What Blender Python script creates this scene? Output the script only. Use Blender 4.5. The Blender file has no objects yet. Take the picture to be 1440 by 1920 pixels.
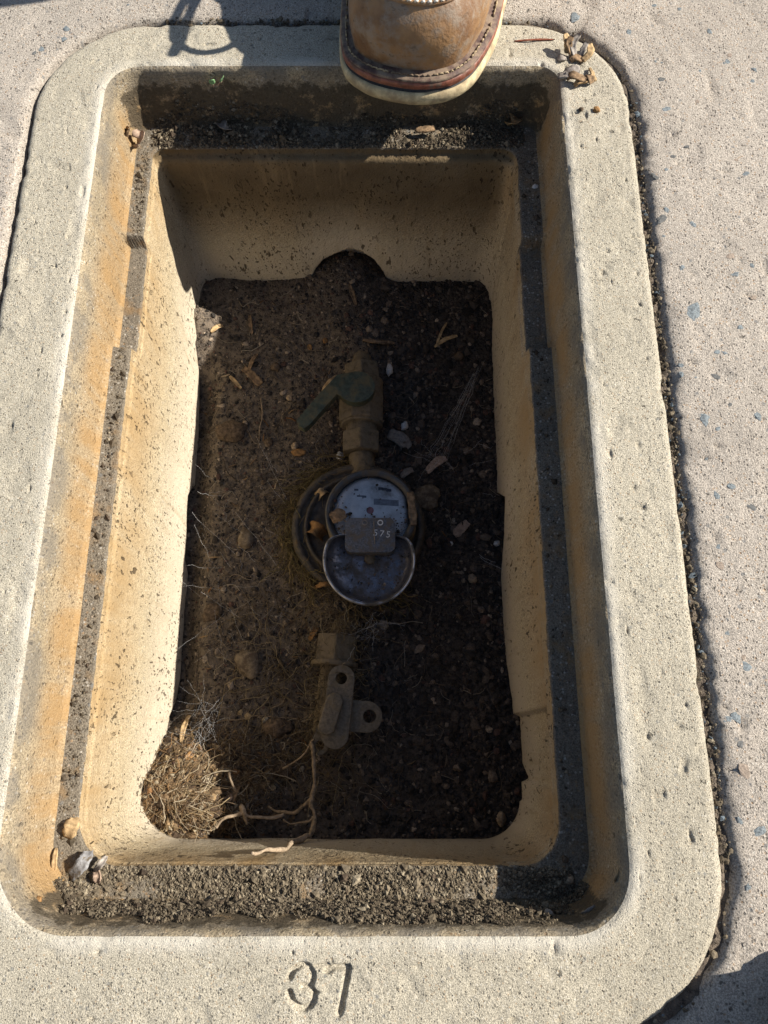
import bpy, bmesh, math, random
import numpy as np
from mathutils import Vector, Matrix, noise as mnoise
from mathutils.geometry import tessellate_polygon

random.seed(7)
rng = np.random.default_rng(7)
SC = bpy.context.scene
COL = SC.collection

# ------------------------------------------------------------------ camera
H = 0.43                       # lens height above the pavement
F = 1387.0                     # focal length in photo pixels (1440 x 1920)
TH = math.radians(17.0)        # tilt away from straight down
cd = bpy.data.cameras.new('camera')
cam = bpy.data.objects.new('camera', cd)
COL.objects.link(cam)
cam.location = (0, 0, H)
cam.rotation_euler = (TH, 0, 0)
cd.sensor_fit = 'VERTICAL'
cd.sensor_height = 24.0
cd.lens = F / 1920.0 * 24.0
cd.clip_start = 0.01
cd.clip_end = 500
SC.camera = cam

# ------------------------------------------------------------------ light
SUN_EL, SUN_AZ = math.radians(37.3), math.radians(9.5)   # azimuth measured from +X towards +Y
w = bpy.data.worlds.new('World')
SC.world = w
w.use_nodes = True
nt = w.node_tree
bg = nt.nodes['Background']
sky = nt.nodes.new('ShaderNodeTexSky')
sky.sky_type = 'NISHITA'
sky.sun_disc = False
sky.sun_elevation = SUN_EL
sky.sun_rotation = math.radians(90) - SUN_AZ
nt.links.new(sky.outputs[0], bg.inputs[0])
bg.inputs[1].default_value = 0.068
sd = bpy.data.lights.new('sun', 'SUN')
sd.energy = 5.0
sd.angle = math.radians(0.5)
sd.color = (1.0, 0.94, 0.84)
sun = bpy.data.objects.new('sun', sd)
COL.objects.link(sun)
sv = Vector((math.cos(SUN_EL) * math.cos(SUN_AZ), math.cos(SUN_EL) * math.sin(SUN_AZ), math.sin(SUN_EL)))
sun.rotation_euler = sv.to_track_quat('Z', 'Y').to_euler()
sun.location = sv * 5
SC.view_settings.view_transform = 'Standard'
SC.view_settings.look = 'None'
SC.view_settings.exposure = 0.88
SC.view_settings.gamma = 1.0
SC.cycles.max_bounces = 8
SC.cycles.diffuse_bounces = 5
SC.cycles.caustics_reflective = False
SC.cycles.caustics_refractive = False

# ------------------------------------------------------------------ helpers
def ray(px, py):
    u, v = (px - 720) / F, (py - 960) / F
    return np.array([u, math.sin(TH) - v * math.cos(TH), -math.cos(TH) - v * math.sin(TH)])

def P(px, py, z=0.0):
    d = ray(px, py); t = (z - H) / d[2]
    return np.array([0, 0, H]) + d * t

def PX(px, py, X):
    d = ray(px, py); t = X / d[0]
    return np.array([0, 0, H]) + d * t

def PYp(px, py, Y):
    d = ray(px, py); t = Y / d[1]
    return np.array([0, 0, H]) + d * t

def _hash(ix, iy, iz, seed):
    h = (ix.astype(np.int64) * 374761393 + iy.astype(np.int64) * 668265263 + iz.astype(np.int64) * 2147483647 + seed * 1274126177) & 0xFFFFFFFF
    h = ((h ^ (h >> 13)) * 1274126177) & 0xFFFFFFFF
    h = ((h ^ (h >> 16)) * 2246822519) & 0xFFFFFFFF
    return ((h ^ (h >> 15)) & 0xFFFFFF) / float(0xFFFFFF)

def vnoise(p, seed=0):
    p = np.asarray(p, float); i = np.floor(p); f = p - i; f = f * f * (3 - 2 * f)
    i = i.astype(np.int64); r = 0
    for dx in (0, 1):
        for dy in (0, 1):
            for dz in (0, 1):
                wgt = (f[:, 0] if dx else 1 - f[:, 0]) * (f[:, 1] if dy else 1 - f[:, 1]) * (f[:, 2] if dz else 1 - f[:, 2])
                r = r + wgt * _hash(i[:, 0] + dx, i[:, 1] + dy, i[:, 2] + dz, seed)
    return r * 2 - 1

def fbm(p, scale, oct=4, seed=0, gain=0.5):
    p = np.asarray(p, float) * scale; a, r, n = 1.0, 0, 0
    for k in range(oct):
        r = r + a * vnoise(p * 2 ** k + 17.3 * k, seed + k); n += a; a *= gain
    return r / n

def smooth(a, b, x):
    t = np.clip((x - a) / (b - a), 0, 1); return t * t * (3 - 2 * t)

def link(o, parent=None):
    COL.objects.link(o)
    if parent is not None:
        o.parent = parent
    return o

def mesh_obj(name, V, Fc, mat, parent=None, smooth_=True, origin=None, attrs=None, cols=None):
    """V world coordinates; origin (or the parent's location) becomes the object's own origin."""
    V = np.asarray(V, float)
    org = np.zeros(3)
    if parent is not None:
        org = np.array(parent.matrix_world.translation) if parent.get('_w') is None else np.array(parent['_w'])
    elif origin is not None:
        org = np.asarray(origin, float)
    me = bpy.data.meshes.new(name)
    V2 = V - org
    if isinstance(Fc, np.ndarray):
        k = Fc.shape[1]; nf = len(Fc)
        me.vertices.add(len(V2)); me.vertices.foreach_set('co', V2.ravel())
        me.loops.add(nf * k); me.loops.foreach_set('vertex_index', Fc.ravel().astype(np.int32))
        me.polygons.add(nf)
        me.polygons.foreach_set('loop_start', np.arange(0, nf * k, k, dtype=np.int32))
        me.polygons.foreach_set('loop_total', np.full(nf, k, dtype=np.int32))
        me.update(calc_edges=True)
        me.validate()
    else:
        me.from_pydata([tuple(v) for v in V2], [], Fc)
        me.update()
    me.polygons.foreach_set('use_smooth', np.full(len(me.polygons), smooth_))
    if attrs:
        for k, a in attrs.items():
            at = me.attributes.new(k, 'FLOAT', 'POINT'); at.data.foreach_set('value', np.asarray(a, np.float32))
    if cols is not None:
        at = me.attributes.new('tint', 'FLOAT_COLOR', 'POINT')
        c4 = np.ones((len(V2), 4), np.float32); c4[:, :3] = cols
        at.data.foreach_set('color', c4.ravel())
    me.materials.append(mat)
    o = bpy.data.objects.new(name, me)
    link(o, parent)
    if parent is None:
        o.location = tuple(org)
        o['_w'] = tuple(org)
    else:
        o['_w'] = tuple(org)
    return o

def empty(name, loc):
    o = bpy.data.objects.new(name, None); link(o); o.location = tuple(loc); o.empty_display_size = 0.02
    o['_w'] = tuple(float(c) for c in loc)
    return o

def tag(o, label, cat, group=None, kind=None):
    o['label'] = label; o['category'] = cat
    if group: o['group'] = group
    if kind: o['kind'] = kind
    return o

def grid_faces(nr, nc, closed=True):
    r = np.arange(nr - 1)[:, None]; m = nc if closed else nc - 1
    c = np.arange(m)[None, :]; c2 = (c + 1) % nc
    a = r * nc + c; b = r * nc + c2; d = (r + 1) * nc + c2; e = (r + 1) * nc + c
    return np.stack([a, b, d, e], -1).reshape(-1, 4)

class MB:
    def __init__(s): s.v = []; s.f = []; s.c = []
    def add(s, V, Fc, col=None):
        n = len(s.v); s.v.extend([tuple(map(float, v)) for v in V]); s.f.extend([tuple(int(i) + n for i in f) for f in Fc])
        if col is not None: s.c.extend([col] * len(V))
        return s
    def build(s, name, mat, parent=None, sm=True, origin=None):
        return mesh_obj(name, np.array(s.v), s.f, mat, parent, sm, origin, cols=np.array(s.c) if s.c and len(s.c) == len(s.v) else None)

def tube(pts, rad, sides=6, caps=True):
    pts = [np.asarray(p, float) for p in pts]; n = len(pts)
    if np.isscalar(rad): rad = [rad] * n
    V, Fc = [], []; up = np.array([0.13, 0.21, 0.97])
    for i in range(n):
        t = pts[min(i + 1, n - 1)] - pts[max(i - 1, 0)]; t = t / (np.linalg.norm(t) + 1e-12)
        if abs(t @ up) > 0.95: up = np.array([0.9, 0.3, 0.1])
        a = np.cross(t, up); a /= np.linalg.norm(a); b = np.cross(t, a)
        for k in range(sides):
            an = 2 * math.pi * k / sides
            V.append(pts[i] + rad[i] * (math.cos(an) * a + math.sin(an) * b))
    for i in range(n - 1):
        for k in range(sides):
            k2 = (k + 1) % sides
            Fc.append((i * sides + k, i * sides + k2, (i + 1) * sides + k2, (i + 1) * sides + k))
    if caps:
        Fc.append(tuple(range(sides - 1, -1, -1))); Fc.append(tuple((n - 1) * sides + k for k in range(sides)))
    return V, Fc

def catmull(pts, per=8, closed=False):
    pts = [np.asarray(p, float) for p in pts]; n = len(pts); out = []
    rngi = range(n) if closed else range(n - 1)
    for i in rngi:
        if closed: a, b, c, d = pts[i - 1], pts[i], pts[(i + 1) % n], pts[(i + 2) % n]
        else: a, b, c, d = pts[max(i - 1, 0)], pts[i], pts[i + 1], pts[min(i + 2, n - 1)]
        for k in range(per):
            t = k / per
            out.append(0.5 * ((2 * b) + (c - a) * t + (2 * a - 5 * b + 4 * c - d) * t * t + (3 * b - a - 3 * c + d) * t ** 3))
    if not closed: out.append(pts[-1])
    return out

def lathe(prof, c, axis='z', n=48, rotz=0):
    """prof: list of (radius, height). Closed with caps when radius hits 0."""
    V, Fc = [], []
    c = np.asarray(c, float)
    for (r, h) in prof:
        for k in range(n):
            a = 2 * math.pi * k / n
            if axis == 'z': q = np.array([r * math.cos(a), r * math.sin(a), h])
            else: q = np.array([r * math.cos(a), h, r * math.sin(a)])
            V.append(q)
    for i in range(len(prof) - 1):
        for k in range(n):
            k2 = (k + 1) % n
            q = (i * n + k, i * n + k2, (i + 1) * n + k2, (i + 1) * n + k)
            Fc.append(q if axis == 'z' else q[::-1])
    Fc.append(tuple(range(n - 1, -1, -1))); Fc.append(tuple((len(prof) - 1) * n + k for k in range(n)))
    V = np.array(V)
    if rotz:
        R = np.array(Matrix.Rotation(rotz, 3, 'Z')); V = V @ R.T
    return V + c, Fc

def extrude(outer, holes, z0, z1, bev=0.0):
    """2D outline with holes -> solid. Points are (x, y)."""
    loops = [outer] + holes; allp = [p for l in loops for p in l]
    tris = tessellate_polygon([[Vector((p[0], p[1], 0)) for p in l] for l in loops])
    n = len(allp); V = [(p[0], p[1], z0) for p in allp] + [(p[0], p[1], z1) for p in allp]
    Fc = []
    for t in tris:
        a, b, c = [allp[i] for i in t]
        s = (b[0] - a[0]) * (c[1] - a[1]) - (b[1] - a[1]) * (c[0] - a[0])
        t = tuple(t) if s > 0 else tuple(reversed(t))
        Fc.append(tuple(i + n for i in t)); Fc.append(tuple(reversed(t)))
    k = 0
    for l in loops:
        m = len(l)
        for i in range(m):
            j = (i + 1) % m
            Fc.append((k + i, k + j, n + k + j, n + k + i))
        k += m
    return V, Fc

def bevel(o, wd=0.001, seg=2):
    m = o.modifiers.new('bevel', 'BEVEL'); m.width = wd; m.segments = seg; m.limit_method = 'ANGLE'; m.angle_limit = math.radians(35)
    return o

ICO_V = None
def ico(sub):
    bm = bmesh.new(); bmesh.ops.create_icosphere(bm, subdivisions=sub, radius=1.0)
    V = np.array([v.co[:] for v in bm.verts]); Fc = np.array([[v.index for v in f.verts] for f in bm.faces]); bm.free()
    return V, Fc
IV1, IF1 = ico(1)
IV2, IF2 = ico(2)
IV3, IF3 = ico(3)

OV = np.array([(1, 0, 0), (-1, 0, 0), (0, 1, 0), (0, -1, 0), (0, 0, 1), (0, 0, -1)], float) * 1.15
OF = np.array([(0, 2, 4), (2, 1, 4), (1, 3, 4), (3, 0, 4), (2, 0, 5), (1, 2, 5), (3, 1, 5), (0, 3, 5)])
def crumbs(name, pos, size, cols, mat, parent=None, flat=0.75, fine=False):
    BV, BF = (OV, OF) if fine else (IV1, IF1)
    n = len(pos); k = len(BV)
    v = BV[None] * (1 + rng.normal(0, 0.22, (n, k, 1)))
    sc = size[:, None, None] * np.stack([rng.uniform(.7, 1.3, n), rng.uniform(.7, 1.3, n), rng.uniform(.5, 1.0, n) * flat / .75], -1)[:, None, :]
    v = v * sc
    a = rng.uniform(0, 2 * math.pi, n); ca, sa = np.cos(a)[:, None], np.sin(a)[:, None]
    x, y = v[..., 0] * ca - v[..., 1] * sa, v[..., 0] * sa + v[..., 1] * ca
    v = np.stack([x, y, v[..., 2]], -1) + pos[:, None, :]
    f = BF[None] + (np.arange(n) * k)[:, None, None]
    return mesh_obj(name, v.reshape(-1, 3), f.reshape(-1, 3), mat, parent, False, cols=np.repeat(cols, k, 0))

# ------------------------------------------------------------------ materials
class NB:
    def __init__(s, name, rough=0.9, spec=0.25):
        s.m = bpy.data.materials.new(name); s.m.use_nodes = True; s.t = s.m.node_tree
        s.b = s.t.nodes['Principled BSDF']; s.b.inputs['Roughness'].default_value = rough
        s.b.inputs['Specular IOR Level'].default_value = spec
        s.tc = s.t.nodes.new('ShaderNodeTexCoord')
        s.geo = s.t.nodes.new('ShaderNodeNewGeometry')
        s.pos = s.geo.outputs['Position']
    def n(s, ty, **k):
        nd = s.t.nodes.new(ty)
        for a, v in k.items():
            if a in nd.inputs.keys(): s.put(nd.inputs[a], v)
            else: setattr(nd, a, v)
        return nd
    def put(s, sock, v):
        if isinstance(v, bpy.types.NodeSocket): s.t.links.new(v, sock)
        else: sock.default_value = v if not (isinstance(v, tuple) and len(v) == 3 and sock.type == 'RGBA') else (*v, 1)
    def noise(s, scale, detail=3, rough=.55, vec=None, dist=0):
        nd = s.n('ShaderNodeTexNoise', Scale=scale, Detail=detail, Roughness=rough, Distortion=dist); s.t.links.new(vec or s.pos, nd.inputs['Vector']); return nd.outputs['Fac']
    def voro(s, scale, out='Distance', rand=1.0, vec=None):
        nd = s.n('ShaderNodeTexVoronoi', Scale=scale, Randomness=rand); s.t.links.new(vec or s.pos, nd.inputs['Vector']); return nd.outputs[out]
    def stretch(s, sc):
        nd = s.n('ShaderNodeMapping'); s.t.links.new(s.pos, nd.inputs['Vector']); nd.inputs['Scale'].default_value = sc; return nd.outputs[0]
    def ramp(s, fac, a, b, lo=0.0, hi=1.0):
        nd = s.n('ShaderNodeMapRange', interpolation_type='SMOOTHSTEP'); s.put(nd.inputs[0], fac); nd.inputs[1].default_value = a; nd.inputs[2].default_value = b; nd.inputs[3].default_value = lo; nd.inputs[4].default_value = hi; return nd.outputs[0]
    def mix(s, fac, a, b, mode='MIX'):
        nd = s.n('ShaderNodeMix', data_type='RGBA', blend_type=mode)
        s.put(nd.inputs[0], fac); s.put(nd.inputs[6], a); s.put(nd.inputs[7], b); return nd.outputs[2]
    def math(s, op, a, b=0.0):
        nd = s.n('ShaderNodeMath', operation=op); s.put(nd.inputs[0], a); s.put(nd.inputs[1], b); return nd.outputs[0]
    def attr(s, name, out='Fac'):
        nd = s.n('ShaderNodeAttribute', attribute_name=name); return nd.outputs[out]
    def bump(s, h, strength=.6, dist=.001, nrm=None):
        nd = s.n('ShaderNodeBump', Strength=strength, Distance=dist); s.put(nd.inputs['Height'], h)
        if nrm: s.t.links.new(nrm, nd.inputs['Normal'])
        return nd.outputs[0]
    def done(s, col, nrm=None, rough=None):
        s.put(s.b.inputs['Base Color'], col)
        if nrm: s.t.links.new(nrm, s.b.inputs['Normal'])
        if rough is not None: s.put(s.b.inputs['Roughness'], rough)
        return s.m

def concrete(name, base, speck=1.0, var=.25, grain=620, bumpd=.0011, pits=True, blue=.3):
    """sandy cast concrete: fine grains of several colours, scattered dark and pale specks, small pits"""
    b = NB(name, .92, .2)
    dk = tuple(c * .50 for c in base); lt = tuple(min(1, c * 1.42) for c in base)
    n1 = b.noise(grain, 3, .75)
    col = b.mix(b.ramp(n1, .34, .66), dk, lt)
    def cells(sc):
        nd = b.n('ShaderNodeTexVoronoi', Scale=sc); b.t.links.new(b.pos, nd.inputs['Vector']); sp = b.n('ShaderNodeSeparateColor'); b.t.links.new(nd.outputs['Color'], sp.inputs[0]); return nd.outputs['Distance'], sp.outputs
    d1, c1 = cells(grain * .5)
    core = b.ramp(d1, .28, .5, 1, 0)
    dark = b.math('MULTIPLY', core, b.ramp(c1[0], .80, .84, 0, .85 * speck))
    col = b.mix(dark, col, (.075, .065, .055))
    col = b.mix(b.math('MULTIPLY', core, b.ramp(c1[1], .86, .9, 0, .6 * speck)), col, (.74, .70, .62))
    col = b.mix(b.math('MULTIPLY', core, b.ramp(c1[2], .92, .94, 0, .55 * speck)), col, (.44, .26, .12))
    d2, c2 = cells(grain * .2)
    inside = b.ramp(d2, .2, .36, 1, 0)
    agg = b.math('MULTIPLY', inside, b.ramp(c2[0], .90, .91, 0, .7 * speck))
    col = b.mix(agg, col, (.15, .165, .175) if blue else (.16, .12, .08))
    big = b.noise(9, 6, .68)
    col = b.mix(b.ramp(big, .38, .66, 0, var), col, tuple(c * .55 for c in base))
    mid = b.noise(60, 5, .65)
    col = b.mix(b.ramp(mid, .45, .75, 0, var * .9), col, tuple(c * .6 for c in base))
    h = b.math('ADD', b.math('MULTIPLY', n1, 1.3), b.math('MULTIPLY', b.noise(grain * .33, 3, .6), .9))
    h = b.math('SUBTRACT', h, b.math('MULTIPLY', dark, 1.1))
    if pits:
        pn = b.noise(240, 3, .5); pm = b.ramp(pn, .665, .70)
        pm = b.math('MULTIPLY', pm, b.ramp(b.noise(33, 2), .42, .55))
        h = b.math('SUBTRACT', h, b.math('MULTIPLY', pm, 3.0))
        col = b.mix(b.math('MULTIPLY', pm, .8), col, tuple(c * .2 for c in base))
    return b, col, b.bump(h, .75, bumpd)

def finish(t): b, c, n = t; return b.done(c, n)

M = {}
M['pavement'] = finish(concrete('pavement_concrete', (.455, .402, .342), .85, .28, 1200, .0019))
# collar
b, col, nr = concrete('collar_concrete', (.45, .405, .318), .72, .24, 1500, .0012)
col = b.mix(b.math('MULTIPLY', b.ramp(b.attr('prof'), .72, .97), b.ramp(b.noise(26, 4), .35, .6, .1, .5)), col, (.66, .62, .54))
M['collar'] = b.done(col, nr)
# rebate wall: prof 0 at the top rim, 1 at the ledge
b, col, nr = concrete('rebate_concrete', (.375, .305, .205), .75, .45, 900, .0016)
pr = b.attr('prof')
st = b.noise(1, 4, .6, b.stretch((6, 6, 90)))
st2 = b.noise(1, 4, .65, b.stretch((45, 45, 8)))
rust = b.math('MULTIPLY', b.ramp(pr, .05, .7), b.ramp(st2, .35, .6, .3, 1))
col = b.mix(b.math('MULTIPLY', rust, .75), col, (.36, .215, .085))
grey = b.math('MULTIPLY', b.ramp(pr, .55, .05), b.ramp(b.noise(40, 4), .4, .62))
col = b.mix(b.math('MULTIPLY', grey, .6), col, (.15, .14, .125))
dirt = b.ramp(b.math('ADD', b.math('MULTIPLY', b.attr('dirt'), 1.0), b.math('MULTIPLY', b.math('SUBTRACT', b.noise(85, 6, .78), .5), 4.5)), .30, .9)
dirt = b.math('MULTIPLY', dirt, b.ramp(b.attr('dirt'), 0, .12))
col = b.mix(b.math('MULTIPLY', dirt, .92), col, b.mix(b.noise(500, 3), (.035, .027, .018), (.13, .105, .07)))
M['rebate'] = b.done(col, nr)
# ledge: dark sandy grit
b, col, nr = concrete('ledge_grit', (.195, .165, .125), .7, .35, 1000, .0014)
col = b.mix(b.ramp(b.noise(70, 4), .52, .7, 0, .55), col, (.26, .16, .07))
M['ledge'] = b.done(col, nr)
# inner wall: prof 0 at the ledge, 1 at the broken lower edge
b, col, nr = concrete('inner_wall_concrete', (.46, .385, .26), .5, .22, 1000, .0006, False)
pr = b.attr('prof')
col = b.mix(b.math('MULTIPLY', b.ramp(pr, .55, .0), b.ramp(b.noise(1, 4, .6, b.stretch((35, 35, 7))), .3, .7, .3, .95)), col, (.34, .225, .105))
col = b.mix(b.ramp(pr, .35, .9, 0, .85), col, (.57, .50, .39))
col = b.mix(b.math('MULTIPLY', b.attr('wall_dark'), .92), col, b.mix(b.noise(45, 4), (.065, .045, .024), (.17, .125, .07)))  # darker brown high on the far wall, faintly on the near wall
col = b.mix(b.ramp(b.noise(1, 5, .7, b.stretch((120, 120, 9))), .52, .72, 0, .38), col, (.30, .215, .115))
pm = b.math('MULTIPLY', b.ramp(b.noise(1, 2, .5, b.stretch((210, 210, 80))), .655, .69), b.ramp(b.noise(18, 3), .36, .55))
pm2 = b.math('MULTIPLY', b.ramp(b.noise(1, 2, .5, b.stretch((430, 430, 230))), .615, .67), b.ramp(b.noise(16, 4), .44, .60, .08, 1))
pm = b.math('MAXIMUM', pm, pm2)
col = b.mix(b.math('MULTIPLY', pm, .8), col, (.045, .03, .016))
hh = b.math('SUBTRACT', b.math('ADD', b.noise(500, 4, .65), b.math('MULTIPLY', b.noise(150, 3), .7)), b.math('MULTIPLY', pm, 2.2))
M['wall'] = b.done(col, b.bump(hh, .85, .0013))
# soil
b = NB('dark_soil', .95, .15)
col = b.mix(b.ramp(b.noise(300, 4, .7), .3, .7), (.026, .0225, .020), (.115, .094, .078))
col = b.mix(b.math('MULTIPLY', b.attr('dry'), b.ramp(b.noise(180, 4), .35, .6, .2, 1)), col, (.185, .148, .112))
M['soil'] = b.done(col, b.bump(b.math('ADD', b.noise(260, 5, .7), b.noise(900, 2)), .8, .0022))

def tinted(name, rough=.92, spec=.2, gr=700, amt=.5, bd=.0006):
    b = NB(name, rough, spec)
    c = b.attr('tint', 'Color')
    col = b.mix(b.ramp(b.noise(gr, 3, .6), .3, .7), b.mix(amt, c, (0, 0, 0)), c)
    return b.done(col, b.bump(b.noise(gr, 3), .6, bd))
M['crumb'] = tinted('soil_crumbs')
M['fibre'] = tinted('root_fibre', .85, .2, 900, .4)

def plain(name, c, rough=.85, spec=.25, metal=0, gr=300, amt=.45, bd=.0005, dirt=None, dscale=90, dlo=.45, dhi=.65):
    b = NB(name, rough, spec); b.b.inputs['Metallic'].default_value = metal
    col = b.mix(b.ramp(b.noise(gr, 4, .65), .3, .7), tuple(x * (1 - amt) for x in c), tuple(min(1, x * (1 + amt * .4)) for x in c))
    r = None
    if dirt:
        dm = b.ramp(b.noise(dscale, 5, .65), dlo, dhi)
        col = b.mix(dm, col, dirt); r = b.ramp(dm, 0, 1, rough, .95)
        b.put(b.b.inputs['Metallic'], b.ramp(dm, 0, 1, metal, 0))
    return b.done(col, b.bump(b.noise(gr, 4, .6), .6, bd), r)

M['stone_blue'] = plain('blue_grey_stone', (.19, .215, .225), .8, .3, gr=900, amt=.55)
M['stone_slate'] = plain('slate_stone', (.13, .13, .125), .8, .3, gr=900)
M['stone_warm'] = plain('warm_grey_stone', (.30, .24, .19), .85, gr=900)
M['stone_tan'] = plain('tan_stone', (.36, .27, .18), .85, gr=500)
M['stone_dirty'] = plain('dirty_stone', (.20, .155, .105), .95, gr=300, amt=.5, bd=.001, dirt=(.09, .065, .045), dscale=120, dlo=.45, dhi=.6)
M['stone_white'] = plain('white_stone', (.62, .60, .57), .8, gr=500, amt=.3)
M['stone_brown'] = plain('brown_clod', (.125, .088, .058), .95, gr=350, amt=.6, bd=.0012)
M['bark'] = plain('dry_bark', (.25, .165, .095), .9, gr=260, amt=.6, bd=.0016)
M['bark_pale'] = plain('pale_bark', (.46, .32, .17), .9, gr=260, amt=.5, bd=.0008)
M['bark_grey'] = plain('grey_bark', (.34, .30, .26), .9, gr=260, amt=.5, bd=.0008)
M['leaf_dry'] = plain('dry_leaf', (.33, .21, .10), .8, gr=350, amt=.5)
M['leaf_pink'] = plain('faded_leaf', (.42, .30, .22), .8, gr=350, amt=.4)
M['leaf_grey'] = plain('grey_leaf', (.24, .21, .18), .85, gr=350, amt=.4)
M['leaf_orange'] = plain('orange_leaf', (.30, .165, .065), .8, gr=350, amt=.4)
M['sprout'] = plain('green_sprout', (.20, .36, .17), .5, .4, gr=300, amt=.25)
M['root'] = plain('woody_root', (.27, .20, .13), .9, gr=300, amt=.5, bd=.0008)
M['root_pale'] = plain('pale_root', (.36, .275, .19), .85, gr=300, amt=.4, bd=.0006)
M['web'] = plain('spider_silk', (.62, .62, .62), .45, .5, amt=.1)
M['bronze'] = plain('dusty_bronze', (.15, .115, .07), .8, .3, .1, gr=160, amt=.6, bd=.0028, dirt=(.15, .118, .078), dscale=170, dlo=.35, dhi=.6)
M['bronze_dark'] = plain('dark_bronze', (.07, .06, .05), .6, .4, .2, gr=200, amt=.5, bd=.0010, dirt=(.13, .095, .055), dscale=110, dlo=.48, dhi=.7)
M['iron'] = plain('grey_lock_plate', (.15, .125, .092), .7, .3, .1, gr=400, amt=.4, bd=.0006, dirt=(.15, .115, .07), dscale=140, dlo=.5, dhi=.7)
M['green'] = plain('green_coated_lever', (.050, .066, .048), .55, .35, 0, gr=200, amt=.45, bd=.0009, dirt=(.115, .10, .058), dscale=110, dlo=.42, dhi=.66)
M['moss'] = plain('mossy_dirt', (.15, .12, .05), .95, gr=300, amt=.55, bd=.0014)
M['bezel'] = plain('black_bezel', (.045, .045, .046), .35, .5, 0, gr=300, amt=.3, bd=.0003, dirt=(.085, .070, .052), dscale=100, dlo=.45, dhi=.62)
M['plate'] = plain('grey_black_plate', (.115, .125, .145), .6, .4, 0, gr=800, amt=.6, bd=.0009, dirt=(.125, .105, .085), dscale=150, dlo=.42, dhi=.62)
M['ink'] = plain('pale_print', (.60, .60, .58), .7, amt=.2)
M['ink_dark'] = plain('dark_print', (.09, .09, .11), .7, amt=.2)
M['red'] = plain('red_pointer', (.36, .08, .08), .5, amt=.2)
b = NB('dial_face', .5, .4)
fc = b.mix(b.ramp(b.noise(60, 4), .35, .7), (.56, .55, .55), (.80, .79, .79))
fc = b.mix(b.ramp(b.noise(800, 2, .5), .70, .74, 0, .9), fc, (.03, .025, .02))
fc = b.mix(b.ramp(b.noise(55, 5, .7), .47, .72, 0, .8), fc, (.19, .16, .14))
M['dial'] = b.done(fc)
b = NB('glass_lens', .08, .5)
tr_ = b.n('ShaderNodeBsdfTransparent'); gl_ = b.n('ShaderNodeBsdfGlossy', Roughness=.12); fr_ = b.n('ShaderNodeFresnel', IOR=1.45); mx_ = b.n('ShaderNodeMixShader')
b.t.links.new(fr_.outputs[0], mx_.inputs[0]); b.t.links.new(tr_.outputs[0], mx_.inputs[1]); b.t.links.new(gl_.outputs[0], mx_.inputs[2]); b.t.links.new(mx_.outputs[0], b.t.nodes['Material Output'].inputs[0])
M['glass'] = b.m
b = NB('glossy_lid_inside', .16, .5); b.b.inputs['Metallic'].default_value = .75
dm = b.ramp(b.noise(95, 6, .75), .38, .66)
lc = b.mix(dm, (.13, .13, .15), (.060, .052, .045))
b.put(b.b.inputs['Metallic'], b.ramp(dm, 0, 1, .75, 0))
M['lid_in'] = b.done(lc, b.bump(b.noise(95, 6, .75), .35, .0005), b.ramp(dm, 0, 1, .27, .9))
M['chrome'] = plain('worn_plated_rim', (.50, .51, .54), .3, .5, .8, gr=300, amt=.2, bd=.0002, dirt=(.10, .085, .065), dscale=75, dlo=.40, dhi=.60)
# boot
b = NB('scuffed_leather', .55, .35)
lc = b.mix(b.ramp(b.noise(30, 4, .6), .3, .7), (.13, .065, .030), (.32, .185, .085))
lc = b.mix(b.ramp(b.noise(70, 6, .72), .44, .64, 0, .85), lc, (.235, .185, .14))
lc = b.mix(b.ramp(b.noise(160, 5, .7, b.stretch((1, 1, 1.6))), .6, .72, 0, .8), lc, (.045, .026, .013))
lc = b.mix(b.ramp(b.noise(50, 4, .6), .60, .8, 0, .55), lc, (.42, .235, .09))
lc = b.mix(b.ramp(b.noise(1, 5, .75, b.stretch((60, 60, 220))), .60, .70, 0, .6), lc, (.06, .035, .02))
hb = b.math('ADD', b.noise(420, 4, .6), b.math('MULTIPLY', b.noise(70, 4, .6), 1.6))
M['leather'] = b.done(lc, b.bump(hb, .55, .0009), b.ramp(b.noise(75, 5, .65), .3, .7, .42, .8))
M['welt'] = plain('dark_welt', (.085, .045, .035), .6, .35, gr=300, amt=.5, dirt=(.21, .155, .11), dscale=100, dlo=.42, dhi=.62)
M['midsole'] = plain('red_brown_midsole', (.22, .075, .045), .5, .4, gr=200, amt=.5, dirt=(.14, .085, .06), dscale=110, dlo=.5, dhi=.65)
M['blackstrip'] = plain('black_rubber_strip', (.028, .026, .026), .6, gr=300, amt=.3)
M['outsole'] = plain('cream_crepe_sole', (.52, .425, .255), .8, .3, gr=160, amt=.35, bd=.0010, dirt=(.25, .19, .115), dscale=55, dlo=.42, dhi=.68)
M['thread'] = plain('cream_thread', (.40, .31, .19), .9, amt=.5, dirt=(.14, .10, .07), dscale=60, dlo=.45, dhi=.6)
M['thread_white'] = plain('white_thread', (.70, .66, .58), .9, amt=.25)
M['lace'] = plain('tan_lace', (.30, .20, .09), .9, amt=.3)
M['denim'] = plain('denim', (.055, .075, .13), .95, gr=900, amt=.4)
M['stain'] = plain('rust_stain', (.20, .065, .035), .9, amt=.4)
M['foil'] = plain('grey_plastic_scrap', (.27, .265, .265), .6, .4, gr=150, amt=.5, bd=.0025, dirt=(.15, .12, .085), dscale=160, dlo=.5, dhi=.62)

# ------------------------------------------------------------------ meter box: lofted rounded rectangles
def dense(a, b, n, dens=None):
    return np.linspace(a, b, n, endpoint=False)
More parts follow.
